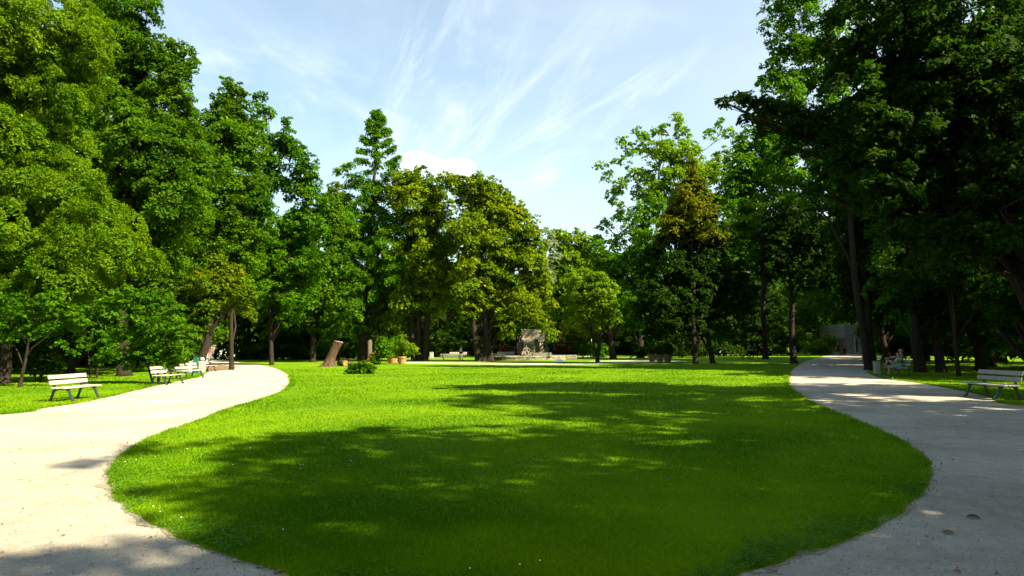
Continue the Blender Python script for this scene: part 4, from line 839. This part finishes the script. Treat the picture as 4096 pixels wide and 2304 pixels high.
def figure(J, root, top, low, hair, shoes, low_kind='trousers', sleeve=.55, sub=2, hairlong=False, skirt=None, lowcut=1.0, fingers=False):
    """J: joint positions; builds body, top, bottoms, hair, shoes as children of root. Figure faces local +x"""
    r = dict(pelvis=(.115, .095), belly=.105, chest=(.135, .105), neck=.05, head0=.062, head1=.088, head2=.082, head3=.04)
    for s in 'lr': r.update({'sh' + s: .06, 'el' + s: .042, 'wr' + s: .028, 'ha' + s: (.04, .022), 'hip' + s: .085, 'kn' + s: .056, 'cf' + s: .052, 'an' + s: .036, 'to' + s: (.04, .028)})
    JJ = {}
    for k, v in J.items():
        if k not in ('headdir', 'face'): JJ[k] = (v, r[k])
    h0 = J['neck']; hd = J['headdir'] if 'headdir' in J else V3(0, 0, 1)

    fw = J.get('face', V3(1, 0, 0));
    JJ['head0'] = (h0 + hd * .07 + fw * .01, .062); JJ['head1'] = (h0 + hd * .14 + fw * .02, .085); JJ['head2'] = (h0 + hd * .21 + fw * .015, .082); JJ['head3'] = (h0 + hd * .26 + fw * .0, .045)
    for s in 'lr': JJ['cf' + s] = (J['kn' + s].lerp(J['an' + s], .3) , .055)
    E = chain('pelvis', 'belly', 'chest', 'neck', 'head0', 'head1', 'head2', 'head3')
    JJ['nose'] = (h0 + hd * .13 + fw * .115, .012); E.append(('head1', 'nose')); JJ['chin'] = (h0 + hd * .075 + fw * .075, .025); E.append(('head0', 'chin'))
    for s in 'lr':
        E += chain('chest', 'sh' + s, 'el' + s, 'wr' + s, 'ha' + s); E += chain('pelvis', 'hip' + s, 'kn' + s, 'cf' + s, 'an' + s, 'to' + s)
        d = (J['ha' + s] - J['wr' + s]).normalized(); side = d.cross(V3(0, 0, 1) if abs(d.z) < .8 else V3(1, 0, 0)).normalized(); pal = d.cross(side)
        if fingers:
            for i in range(4):
                a = J['ha' + s] + side * (i - 1.5) * .021; l = (.065, .078, .074, .058)[i]
                JJ['f%s%d' % (s, i)] = (a + d * .03, .010); JJ['g%s%d' % (s, i)] = (a + d * l * .8 + pal * .02, .009); JJ['h%s%d' % (s, i)] = (a + d * l * 1.0 + pal * .045, .007)
                E += [('ha' + s, 'f%s%d' % (s, i)), ('f%s%d' % (s, i), 'g%s%d' % (s, i)), ('g%s%d' % (s, i), 'h%s%d' % (s, i))]
            JJ['t' + s] = (J['ha' + s] + side * .05 + d * .01 + pal * .02, .011); E.append(('ha' + s, 't' + s)); JJ['u' + s] = (J['ha' + s] + side * .06 + d * .045 + pal * .04, .009); E.append(('t' + s, 'u' + s))
    skin('body', JJ, E, M['skin'], root, sub)
    T = {'pelvis': (J['pelvis'] + (J['belly'] - J['pelvis']) * .05, (.145, .125)), 'belly': (J['belly'], .135), 'chest': (J['chest'], (.165, .13)), 'nk': (J['chest'].lerp(J['neck'], .75), .075)}
    TE = chain('pelvis', 'belly', 'chest', 'nk')
    for s in 'lr':
        T['sh' + s] = (J['sh' + s], .078); e = J['sh' + s].lerp(J['el' + s], min(1, sleeve)); T['a' + s] = (e, .062); TE += chain('chest', 'sh' + s, 'a' + s)
        if sleeve > 1: T['w' + s] = (J['el' + s].lerp(J['wr' + s], sleeve - 1), .042); TE.append(('a' + s, 'w' + s))
    skin('shirt', T, TE, M[top], root, sub)
    if skirt is None:
        T = {'pelvis': (J['pelvis'], (.15, .125))}; TE = []
        for s in 'lr':
            T['hip' + s] = (J['hip' + s], .108)
            if lowcut > 1: T['kn' + s] = (J['kn' + s], .07); T['an' + s] = (J['kn' + s].lerp(J['an' + s], min(.93, lowcut - 1)), .052); TE += chain('pelvis', 'hip' + s, 'kn' + s, 'an' + s)
            else: T['kn' + s] = (J['hip' + s].lerp(J['kn' + s], lowcut), .088); TE += chain('pelvis', 'hip' + s, 'kn' + s)
        skin('trousers' if lowcut > 1 else 'shorts', T, TE, M[low], root, sub)
    else:
        mb = MB(); p = J['pelvis']; mb.lathe([(.13, .12), (.16, 0), (.19, -skirt * .5), (.215, -skirt)], 18, p); mb.build('skirt', M[low], root, True)
    mb = MB(); c = h0 + hd * .175 - fw * .018; bm = bmesh.new(); bmesh.ops.create_icosphere(bm, subdivisions=3, radius=.105)
    for v in bm.verts:
        v.co += v.co.normalized() * .012 * noise.noise(v.co * 30)
    kill = [v for v in bm.verts if v.co.normalized().dot(fw) > .25 and v.co.normalized().dot(hd) < .55 or v.co.normalized().dot(hd) < -.45]
    bmesh.ops.delete(bm, geom=kill, context='VERTS')
    me = bpy.data.meshes.new('hair'); bm.to_mesh(me); bm.free(); me.materials.append(M[hair]); o = bpy.data.objects.new('hair', me); COL.objects.link(o); o.parent = root; o.location = c
    so = o.modifiers.new('t', 'SOLIDIFY'); so.thickness = .012
    if hairlong: m3 = MB(); m3.tube([c - fw * .05, c - fw * .09 - hd * .1, c - fw * .09 - hd * .24], [.09, .085, .04], 10); m3.build('ponytail', M[hair], root, True)
    for s in 'lr':
        a, t = J['an' + s], J['to' + s]; d = (t - a); dh = Vector((d.x, d.y, 0)).normalized() if abs(d.z) < .12 else d.normalized()
        heel = a - dh * .06 + V3(0, 0, -.035); toe = a + dh * .17 + V3(0, 0, -.045)
        q = skin('shoe', {'pelvis': (heel, .042), 'b': (a.lerp(toe, .45) + V3(0, 0, -.02), .045), 'c': (toe, .032), 'd': (a + V3(0, 0, -.01), .05)}, [('pelvis', 'b'), ('b', 'c'), ('pelvis', 'd')], M[shoes], root, 1)
def stand(label, px, py, H, rz, top, low, hair='hairb', shoes='shoeb', stride=.22, arms='swing', Y=None, **kw):
    b = G(px, py); root = thing('person', label, 'person', b, rz); k = H / 1.72; root.scale = (k, k, k)
    st = stride; J = dict(pelvis=V3(0, 0, .95), belly=V3(0, 0, 1.08), chest=V3(.0, 0, 1.30), neck=V3(.01, 0, 1.46))
    for s, sg in (('l', 1), ('r', -1)):
        f = st * sg; y = sg * .09
        J['hip' + s] = V3(0, y, .90); J['kn' + s] = V3(f * .55 + .03, y, .50); J['an' + s] = V3(f * 1.0 - .03, y, .08 + (.05 if f < 0 and st > .1 else 0)); J['to' + s] = V3(f + .11, y, .04)
        J['sh' + s] = V3(0, sg * .18, 1.38)
        if arms == 'up': J['el' + s] = V3(.10, sg * .22, 1.15); J['wr' + s] = V3(.25, sg * .10, 1.32); J['ha' + s] = V3(.27, sg * .05, 1.40)
        elif arms == 'push': J['el' + s] = V3(.12, sg * .2, 1.14); J['wr' + s] = V3(.36, sg * .18, 1.05); J['ha' + s] = V3(.43, sg * .17, 1.05)
        else: J['el' + s] = V3(-f * .35 - .02, sg * .23, 1.10); J['wr' + s] = V3(-f * .7 + .05, sg * .23, .88); J['ha' + s] = V3(-f * .75 + .07, sg * .22, .80)
    figure(J, root, top, low, hair, shoes, sub=1, **kw); return root
w = stand('woman on the left path in a black top and pale jeans with a white bag', 216, 358.9, 1.68, R(80), 'black', 'jean', sleeve=1.6, lowcut=1.95, hairlong=True)
mb = MB(); mb.box((.05, -.27, .88), (.34, .10, .32), None, .04); mb.tube([(-.05, -.26, 1.03), (0, -.1, 1.42), (.1, -.26, 1.03)], .012, 6); o = mb.build('shoulder_bag', M['bagw']); o.location = w.location; o.rotation_euler.z = R(80); tag(o, 'white shoulder bag hanging at the side of the woman in black', 'bag')
stand('person in a dull red top and grey shorts beside the leaning trunk', 209.2, 360.3, 1.68, R(-95), 'red', 'grey', lowcut=.9)
stand('walker mostly hidden behind the leaning trunk, only legs showing', 204.8, 360.8, 1.7, R(-85), 'navy', 'jean', lowcut=1.95)
stand('person in a pale shirt half hidden behind the foot of the spire tree', 357, 358.6, 1.7, R(170), 'wh', 'navy', sleeve=.6, lowcut=1.95)
w = stand('walker in a white shirt and black shorts under the domed maple', 461, 361.0, 1.72, R(20), 'wh', 'black', lowcut=.85, stride=.26)
w = stand('dark clad person bending over the pram handle under the right trees', 755.5, 359.0, 1.7, R(178), 'black', 'black', sleeve=1.5, lowcut=1.95, arms='push', stride=.32)
PRAM = w.location.copy()
stand('person dressed all in white walking right beside a black trunk', 770.5, 355.0, 1.7, R(5), 'wh', 'wh', shoes='sole', sleeve=.7, lowcut=1.95, stride=.28)
stand('dark silhouetted woman in a knee length dress on the far right path', 838.5, 355.4, 1.75, R(-100), 'black', 'black', skirt=.42, stride=.1)
w = stand('person in a straw hat with a rucksack at the far end of the right path', 844.6, 354.9, 1.72, R(60), 'navy', 'black', sleeve=1.6, lowcut=1.95, arms='up', stride=.06)
k = 1.0
mb = MB(); mb.lathe([(.17, 0), (.11, .015), (.10, .08), (.0001, .10)], 16); o = mb.build('straw_hat', M['straw'], None, True); o.location = w.location + V3(0, 0, 1.66); tag(o, 'straw hat worn by the person at the end of the right path', 'hat')
mb = MB(); mb.box((0, 0, 0), (.18, .32, .46), None, .06); o = mb.build('rucksack', M['khaki'], None, True); o.location = w.location + Matrix.Rotation(R(60), 3, 'Z') @ V3(-.2, 0, 1.22); o.rotation_euler.z = R(60); tag(o, 'khaki rucksack on the back of the person in the straw hat', 'rucksack')
mb = MB(); mb.box((0, 0, 0), (.16, .3, .34), None, .04); mb.tube([(0, -.1, .16), (0, 0, .34), (0, .1, .16)], .01, 6); o = mb.build('handbag', M['redbag']); o.location = w.location + V3(.36, 0, .72); tag(o, 'red bag held by the person in the straw hat', 'bag')

def wheel(mb, c, r, t, n=20, ax='y'):
    pts = [(c[0] + r * cos(2 * pi * i / n), c[1], c[2] + r * sin(2 * pi * i / n)) for i in range(n + 1)]; mb.tube(pts, t, 6, cap=False)
def pram():
    b = PRAM + V3(-1.0, 0, 0); root = thing('pram', 'dark three wheeled pram with a pale hood pushed under the right trees', 'pram', b, R(180))
    for (x, y, r) in [(-.36, -.28, .20), (-.36, .28, .20), (.45, 0, .16)]:
        mb = MB(); wheel(mb, (x, y, r), r, .026); 
        for i in range(6): a = pi * i / 3; mb.tube([(x, y, r), (x + r * cos(a), y, r + r * sin(a))], .008, 5)
        mb.build('wheel', M['rubber'], root, True)
    mb = MB()
    for y in (-.24, .24): mb.tube([(-.36, y, .2), (.0, y * .9, .55), (.45, y * .1, .18)], .02, 6); mb.tube([(.1, y, .35), (-.45, y, .95), (-.58, y, 1.05)], .018, 6)
    mb.tube([(-.58, -.24, 1.05), (-.62, 0, 1.06), (-.58, .24, 1.05)], .022, 6); mb.build('frame', M['ironblk'], root, True)
    mb = MB(); mb.strip([(.42, .42), (.2, .40), (-.05, .5), (-.22, .78), (-.28, .98)], [.05, .1, .14, .1, .05], -.2, .2); mb.build('seat', M['black'], root)
    mb = MB(); vs = []; fs = []
    for i in range(7):
        a = pi * .45 + i / 6 * pi * .55
        for j in range(7): q = pi * j / 6; vs.append((-.12 + .36 * cos(a) * 1, .23 * cos(q), .78 + .34 * sin(a) * (.55 + .45 * sin(q))))
    for i in range(6):
        for j in range(6): fs.append((i * 7 + j, i * 7 + j + 1, (i + 1) * 7 + j + 1, (i + 1) * 7 + j))
    mb.add(vs, fs); o = mb.build('hood', M['grey'], root, True); sm = o.modifiers.new('t', 'SOLIDIFY'); sm.thickness = .02
pram()
def bicycle():
    b = G(850.5, 353.6); root = thing('bicycle', 'dark blue bicycle leaning by the stone building at the end of the right path', 'bicycle', b, R(15))
    for x in (-.52, .52): mb = MB(); wheel(mb, (x, 0, .34), .33, .018, 24); [mb.tube([(x, 0, .34), (x + .33 * cos(a), 0, .34 + .33 * sin(a))], .004, 4) for a in [pi * i / 5 for i in range(10)]]; mb.build('wheel', M['rubber'], root, True)
    mb = MB(); S_ = [(-.52, 0, .34), (-.05, 0, .30), (.38, 0, .78), (-.18, 0, .82), (-.05, 0, .30)]
    mb.tube(S_[:2], .014, 6); mb.tube(S_[1:3], .018, 6); mb.tube([(-.16, 0, .74), (.38, 0, .78)], .016, 6); mb.tube([(-.2, 0, .88), (-.05, 0, .30)], .016, 6); mb.tube([(-.16, 0, .74), (-.52, 0, .34)], .01, 6); mb.tube([(.36, 0, .9), (.4, 0, .72), (.52, 0, .34)], .015, 6); mb.build('frame', M['blue'], root, True)
    mb = MB(); mb.box((-.21, 0, .92), (.26, .14, .06), None, .02); mb.build('saddle', M['black'], root)
    mb = MB(); mb.tube([(.28, -.28, .98), (.36, -.1, .96), (.36, .1, .96), (.28, .28, .98)], .014, 6); mb.build('handlebar', M['ironblk'], root, True)
bicycle()

# ------------------------------------------------------------------ the seated man (faces local +x)
def seated():
    mbw = MANB.matrix_world if False else None
    rz = MANB.rotation_euler.z; loc = MANB.location.copy(); Rm = Matrix.Rotation(rz, 3, 'Z')
    loc = loc + Rm @ V3(.06, .30, 0)
    root = thing('person', 'man in a teal shirt and sage shorts sitting cross legged on a bench', 'person', loc, rz)
    J = dict(pelvis=V3(-.05, 0, .54), belly=V3(-.09, 0, .68), chest=V3(-.17, 0, .90), neck=V3(-.17, .0, 1.07), headdir=V3(.06, 0, 1).normalized(), face=V3(.98, 0, .1).normalized())
    J.update(shl=V3(-.17, .19, .99), ell=V3(.02, .30, .78), wrl=V3(.10, .20, 1.03), hal=V3(.07, .14, 1.11))
    J.update(shr=V3(-.14, -.19, .99), elr=V3(.20, -.26, .90), wrr=V3(.42, -.16, .90), har=V3(.50, -.12, .88))
    J.update(hipl=V3(-.0, .10, .50), knl=V3(.46, .12, .50), anl=V3(.50, .12, .10), tol=V3(.63, .13, .05))
    J.update(hipr=V3(.0, -.10, .53), knr=V3(.42, -.18, .80), anr=V3(.56, .02, .56), tor=V3(.70, .07, .57))
    figure(J, root, 'tealcl', 'sage', 'hairg', 'shoeb', sleeve=.62, sub=2, lowcut=.80, fingers=True)
    for a, t in ((J['anl'], 0), (J['anr'], 1)):
        mb = MB(); d = (J['knl'] if t == 0 else J['knr']) - a; d.normalize(); mb.tube([a + d * .0, a + d * .07], [.043, .048], 12); mb.build('sock', M['grey'], root, True)
    mb = MB(); mb.box((.61, .045, .505), (.27, .085, .022), None, .008); mb.build('sole', M['sole'], root); mb = MB(); mb.box((.60, .13, .012), (.29, .09, .02), None, .008); mb.build('sole', M['sole'], root)
    mb = MB(); mb.box((0, 0, 0), (.012, .075, .15), None, .005); o = mb.build('phone', M['phone']); w = Rm @ V3(-.005, .105, 1.16) + loc; o.location = w; o.rotation_euler = (R(-15), R(20), rz + R(80)); tag(o, 'dark phone held to the ear of the seated man', 'phone')
seated()

# ------------------------------------------------------------------ fountain and statue
def fountain():
    c = G(528, 359.6); Y = c.y; s = Y / F; Rx = 43 * s; root = thing('fountain_basin', 'long low weathered stone rim of the fountain beyond the lawn', 'fountain', c)
    def ring(r0, z0, r1, z1): return [(r0, z0), (r1, z1)]
    n = 64; mb = MB(); vs = []; fs = []
    prof = [(1, -.02), (1, .26), (1.012, .30), (1.012, .40), (1, .43), (.93, .43), (.92, .40), (.92, .05)]
    for (f, z) in prof:
        for k in range(n): a = 2 * pi * k / n; vs.append((Rx * f * cos(a), (Rx * .62) * f * sin(a), z))
    for i in range(len(prof) - 1):
        for k in range(n): k2 = (k + 1) % n; fs.append((i * n + k, i * n + k2, (i + 1) * n + k2, (i + 1) * n + k))
    mb.add(vs, fs); mb.build('rim', M['stone'], root)
    mb = MB(); mb.add([(Rx * .93 * cos(2 * pi * k / n), Rx * .62 * .93 * sin(2 * pi * k / n), .25) for k in range(n)], [tuple(range(n))]); mb.build('water', M['water'], root)
    mb = MB(); mb.box((Rx - 1.2, -Rx * .62 * .35, .26), (3.4, 1.2, .52), None, .05); mb.build('end_block', M['stone'], root)
    b = P(526, 346, Y - Rx * .2); b.z = .0; st = thing('statue', 'weathered stone figure seated on a rock at the fountain', 'statue', b)
    bm = bmesh.new(); bmesh.ops.create_icosphere(bm, subdivisions=4, radius=1)
    for v in bm.verts:
        q = v.co.copy(); v.co = Vector((q.x * .62, q.y * .5, q.z * .52 + .35)); v.co += q * .16 * noise.noise(q * 2.6) + q * .07 * noise.noise(q * 7)
        v.co.z = max(v.co.z, 0)
    me = bpy.data.meshes.new('rock'); bm.to_mesh(me); bm.free(); me.materials.append(M['statue']); o = bpy.data.objects.new('rock', me); COL.objects.link(o); o.parent = st
    J = dict(p=(V3(-.05, 0, .88), .17), b=(V3(-.07, 0, 1.05), .15), c=(V3(-.02, 0, 1.28), .17), n=(V3(.0, 0, 1.44), .07), h=(V3(.02, 0, 1.55), .10), h2=(V3(.02, 0, 1.66), .08),
             sl=(V3(-.18, -.05, 1.34), .08), el=(V3(-.34, -.1, 1.15), .06), wl=(V3(-.3, -.15, .95), .04), sr=(V3(.18, -.05, 1.34), .08), er=(V3(.36, -.1, 1.2), .06), wr=(V3(.50, -.1, 1.02), .045),
             kl=(V3(.22, -.35, .92), .10), al=(V3(.25, -.42, .45), .07), kr=(V3(.42, -.12, .86), .10), ar=(V3(.52, -.3, .42), .07), tl=(V3(.3, -.55, .38), .05), tr=(V3(.6, -.42, .36), .05))
    skin('figure', J, chain('p', 'b', 'c', 'n', 'h', 'h2') + chain('c', 'sl', 'el', 'wl') + chain('c', 'sr', 'er', 'wr') + chain('p', 'kl', 'al', 'tl') + chain('p', 'kr', 'ar', 'tr'), M['statue'], st, 2, 'p')
    mb = MB()
    for i in range(6): a = i * 1.05; mb.tube([(-.2 + .12 * cos(a), -.1, .95), (-.3 + .2 * cos(a), -.32, .7), (-.25 + .3 * cos(a), -.4, .35)], [.09, .12, .07], 8, wob=.5)
    mb.build('drapery', M['statue'], st, True)
fountain()

# ------------------------------------------------------------------ buildings, gate
def building(label, x0, x1, ytop, Y, m, wins, roof=True, D=9, chim=None, name='house', wmat='pane'):
    a = P(x0, ytop, Y); b = P(x1, ytop, Y); H = (a.z + b.z) / 2; w = b.x - a.x; c = Vector(((a.x + b.x) / 2, Y, 0)); root = thing(name, label, 'building', c)
    mb = MB(); mb.box((0, D / 2, H / 2), (w, D, H)); wl = mb.build('wall', M[m], root)
    if roof:
        mb = MB(); e = .5; mb.add([(-w / 2 - e, -e, H), (w / 2 + e, -e, H), (w / 2 + e, D + e, H), (-w / 2 - e, D + e, H), (-w / 2 - e, D / 2, H + 4), (w / 2 + e, D / 2, H + 4)], [(0, 1, 5, 4), (2, 3, 4, 5), (0, 4, 3), (1, 2, 5), (3, 2, 1, 0)]); mb.build('roof', M['roof'], root)
    for (wx0, wy0, wx1, wy1) in wins:
        p = P(wx0, wy0, Y) - c; q = P(wx1, wy1, Y) - c; cx, cz = (p.x + q.x) / 2, (p.z + q.z) / 2; ww, hh = q.x - p.x, p.z - q.z
        f = MB(); t = .12
        for (dx, dz, bw, bh) in [(0, hh / 2, ww + t, t), (0, -hh / 2, ww + t, t), (-ww / 2, 0, t, hh - t), (ww / 2, 0, t, hh - t)]: f.box((cx + dx, -.04, cz + dz), (bw, .12, bh))
        fo = f.build('window', M['framew'], root); g_ = MB(); g_.box((cx, -.01, cz), (ww - t, .04, hh - t)); g_.box((cx, -.045, cz), (.06, .03, hh - t)); g_.build('pane', M['pane'], fo)
    return root
building('cream rendered house with dark windows seen behind the iron gate', 517, 546, 329, 118, 'cream', [(519.5, 339, 524, 351), (534.0, 339, 538.5, 351)], False)
building('white house with a drainpipe at the end of the left path', 196, 238, 318, 118, 'white', [(227, 339, 231, 345)], False)
building('pale pink house glimpsed between the trunks left of the stump', 276, 300, 300, 132, 'pink', [(284, 318, 288, 326)])
building('pale pink house glimpsed between the stump and the spire tree', 338, 356, 300, 132, 'pink', [(344, 318, 348, 326)])
building('grey stone building with a dark doorway at the end of the right path', 844, 874, 324, 108, 'masonry', [(854.5, 339, 859, 352.5)], False)
def drain():
    b = P(216.5, 345, 117.6); root = thing('drainpipe', 'white drainpipe on the white house wall', 'drainpipe', (b.x, 117.75, 0)); mb = MB(); mb.tube([(0, 0, 1.0), (0, 0, 6)], .22, 10); mb.build('pipe', M['plaque'], root, True); m2 = MB(); m2.box((0, 0, 3), (.6, .12, .2)); m2.build('bracket', M['galv'], root)
drain()
def pillar(label, px, Y, w, h, m='stone', name='gate_pillar'):
    p = P(px, 346, Y); root = thing(name, label, 'pillar', (p.x, Y, 0)); mb = MB(); mb.box((0, 0, h / 2), (w, w, h), None, .03); mb.build('shaft', M[m], root)
    mb = MB(); mb.box((0, 0, h + .09), (w * 1.3, w * 1.3, .18), None, .04); mb.build('cap', M[m], root)
pillar('dark stone gate pillar left of the iron gate', 519.3, 98, .6, 2.0, 'terradark'); pillar('dark stone gate pillar right of the iron gate', 537.5, 98, .6, 2.0, 'terradark')
pillar('square stone pillar behind the walkers on the left path', 212.5, 108, .9, 2.3); pillar('dark stone pillar left of the stone building', 842, 101, .7, 2.3, 'terradark')
def gate():
    a = P(520.8, 346, 98); b = P(536, 346, 98); w = b.x - a.x - .6; root = thing('iron_gate', 'black wrought iron gate between the dark stone pillars', 'gate', ((a.x + b.x) / 2, 98, 0))
    for s in (-1, 1):
        mb = MB(); n = 8
        for i in range(n): x = s * (w / 4) + (i - (n - 1) / 2) * w / 2 / n; hh = 1.75 + .25 * (1 - abs(x) / (w / 2)); mb.tube([(x, 0, .1), (x, 0, hh)], .022, 5)
        for z in (.18, 1.0, 1.6): mb.tube([(s * .03, 0, z), (s * w / 2, 0, z)], .028, 5)
        mb.build('gate_leaf', M['ironblk'], root)
    mb = MB(); mb.box((1.0, -.08, 1.35), (.6, .03, .42)); mb.build('notice', M['plaque'], root)
gate()
def fence(label, x0, x1, Y, h=1.7):
    a = P(x0, 346, Y); b = P(x1, 346, Y); w = b.x - a.x; root = thing('iron_fence', label, 'fence', ((a.x + b.x) / 2, Y, 0)); mb = MB(); n = int(w / .16)
    for i in range(n): x = -w / 2 + w * (i + .5) / n; mb.tube([(x, 0, .1), (x, 0, h)], .018, 4)
    mb.build('bars', M['ironblk'], root); mb = MB(); [mb.tube([(-w / 2, .03, z), (w / 2, .03, z)], .025, 5) for z in (.25, h - .12)]; mb.build('rail', M['ironblk'], root)
fence('iron railings left of the gate', 508, 518, 98); fence('iron railings right of the gate', 539.5, 552, 98)
def flowers(px, py, Y, label):
    root = bushy('flower_bush', label, px, Y, [(px - 2, py, 2.5), (px + 3, py + .5, 2.5)], 'dark', 'flowers', .2, 1.2, .4, extra=0); b = root.location
    rng = np.random.default_rng(int(px)); mb = MB()
    for i in range(45): c = (rng.uniform(-1.1, 1.3), rng.uniform(-.9, .1), rng.uniform(.9, 1.8)); mb.lathe([(.01, -.02), (.08, .01), (.04, .04)], 6, c)
    mb.build('blossom', M['redbag'], root)
flowers(506, 348, 95, 'red flowers by the railings left of the gate'); flowers(561, 350, 88, 'crimson flowers in the shade right of the fountain')

# ------------------------------------------------------------------ small things on the ground
def litterleaves():
    rng = np.random.default_rng(77); n = 2600; x = rng.uniform(-14, 17, n); y = rng.uniform(3.5, 24, n); ip = in_path(x, y); keep = ip | (rng.random(n) < .15); x, y = x[keep], y[keep]; n = len(x)
    a = rng.uniform(0, 6.28, n); s = rng.uniform(.012, .03, n); V = np.zeros((n, 4, 3))
    for k, (f, g_) in enumerate([(-1, 0), (0, .5), (1, 0), (0, -.5)]):
        V[:, k, 0] = x + s * (f * np.cos(a) - g_ * np.sin(a)); V[:, k, 1] = y + s * (f * np.sin(a) + g_ * np.cos(a)); V[:, k, 2] = .010 + rng.random(n) * .012 + np.where(ip[keep], 0, .03)
    m = mat('dry leaf crumbs', (.16, .085, .035), .9, .3, 3); o = np_mesh('leaf_litter', V.reshape(-1, 3), 4, m, None, rng.random(n)); tag(o, 'scattered crumbs of dry leaves on the gravel', 'leaf litter', kind='stuff')
litterleaves()
def pebbles():
    rng = np.random.default_rng(31); n = 60000; d = 1 / (1 / 4.2 + rng.random(n) * (1 / 22 - 1 / 4.2)); a = rng.uniform(R(-45), R(45), n); x = d * np.tan(a) ; y = d
    k = in_path(x, y); x, y = x[k], y[k]; n = len(x); r = rng.gamma(2.2, .0016, n) + .0015; T = np.array([(1, 0, 0), (-.5, .87, 0), (-.5, -.87, 0), (0, 0, .9)]); th = rng.uniform(0, 6.28, n); c, s_ = np.cos(th), np.sin(th)
    Q = np.stack([np.stack([x + r * (t[0] * c - t[1] * s_), y + r * (t[0] * s_ + t[1] * c), .0045 + r * t[2]], 1) for t in T], 1)
    F_ = [(0, 1, 3), (1, 2, 3), (2, 0, 3)]; V = Q[:, F_, :].reshape(-1, 3)
    m = mat('grit', (.07, .06, .05), .9, .2, 3, col2=(.50, .46, .40)); m.node_tree.nodes['Noise Texture'].inputs['Scale'].default_value = 25
    o = np_mesh('grit', V, 3, m); tag(o, 'loose grit and small stones lying on the gravel path', 'gravel', kind='stuff')
pebbles()
M['dryleaf'] = mat('dry brown leaf', (.22, .09, .03), .85, .25, 30); M['twig'] = mat('dry twig', (.10, .055, .03), .9, .2, 30); M['darkleaf'] = mat('dark fallen leaf', (.05, .055, .02), .85, .25, 30); M['petal'] = mat('white clover flower', (.75, .75, .68), .8, .05)
for (px, py, s, m, lab) in [(973, 518, .06, 'darkleaf', 'dark curled leaf lying on the right gravel'), (280, 573, .045, 'dryleaf', 'reddish leaf at the lawn tip by the bottom edge of the photo'), (948.5, 533.5, .05, 'dryleaf', 'long brown leaf below the dark curled one on the right gravel'), (957, 572, .03, 'dryleaf', 'brown leaf at the bottom right on the gravel'), (258, 568.5, .02, 'dryleaf', 'tiny rust leaf on the lower left lawn edge'), (923, 485.4, .05, 'darkleaf', 'thin leaf by the tip of the lawn on the right gravel')]:
    b = G(px, py, .006); n = 8; mb = MB(); vs = []
    for i in range(9):
        t = i / 8; w = s * .5 * sin(pi * min(1, t * .96 + .02)) * (1 + .2 * (i % 2)); z = .35 * s * sin(pi * t) * .5 + .004; vs += [((t - .5) * 2 * s, w, z + w * .5), ((t - .5) * 2 * s, 0, z), ((t - .5) * 2 * s, -w, z + w * .5)]
    mb.add(vs, [f for i in range(8) for f in ((3 * i, 3 * i + 1, 3 * i + 4, 3 * i + 3), (3 * i + 1, 3 * i + 2, 3 * i + 5, 3 * i + 4))]); o = mb.build('fallen_leaf', M[m], None, True); o.location = b; o.rotation_euler.z = px; so = o.modifiers.new('t', 'SOLIDIFY'); so.thickness = .0015; tag(o, lab, 'leaf', 'single fallen leaves')
fl = None; rq = random.Random(9)
mb = MB(); bm = bmesh.new(); bmesh.ops.create_icosphere(bm, subdivisions=2, radius=.011)
for v in bm.verts: v.co *= 1 + .35 * noise.noise(v.co * 300)
bm.verts.index_update(); mb.add([v.co + Vector((0, 0, .055)) for v in bm.verts], [tuple(v.index for v in f.verts) for f in bm.faces]); bm.free()
flm = mb
spots = [(181, 521), (153, 509.5), (187, 451), (201, 441), (208, 439), (205, 443), (211, 441), (136, 462), (125, 464), (300, 467), (303, 467), (301, 471), (351, 463), (283, 533), (540, 565), (520, 569), (470, 573), (160, 515), (250, 450), (233, 467), (275, 445)]
words = ['beside the big clover leaves', 'left of the first', 'near the path bend', 'in the upper cluster', 'rightmost of the upper cluster', 'lowest of the upper cluster', 'upper edge', 'by the left lawn edge', 'lower one by the left lawn edge', 'in the middle trio', 'right of the middle trio', 'bottom of the middle trio', 'alone right of the trio', 'low on the lawn', 'near the bottom centre', 'left of the bottom centre', 'by the bottom edge', 'beside the clover patch', 'upper middle', 'mid left', 'upper right of the dappled part']
for (px, py), wd in zip(spots, words):
    b = G(px, py)
    if fl is None: fl = flm.build('clover_flower', M['petal'], None, True); o = fl; st = MB().tube([(0, 0, 0), (.002, 0, .05)], .0015, 5).build('stalk', M['clover'], fl)
    else: o = dup(fl, b)
    o.location = b; o.scale = (.6,) * 3; tag(o, 'tiny white clover flower in the left lawn', 'flower', 'white clover flowers in the lawn')
print('leaf faces', sum(n for _, n in TREES), 'trees', len(TREES))
print('total faces', sum(len(m.polygons) for m in bpy.data.meshes))
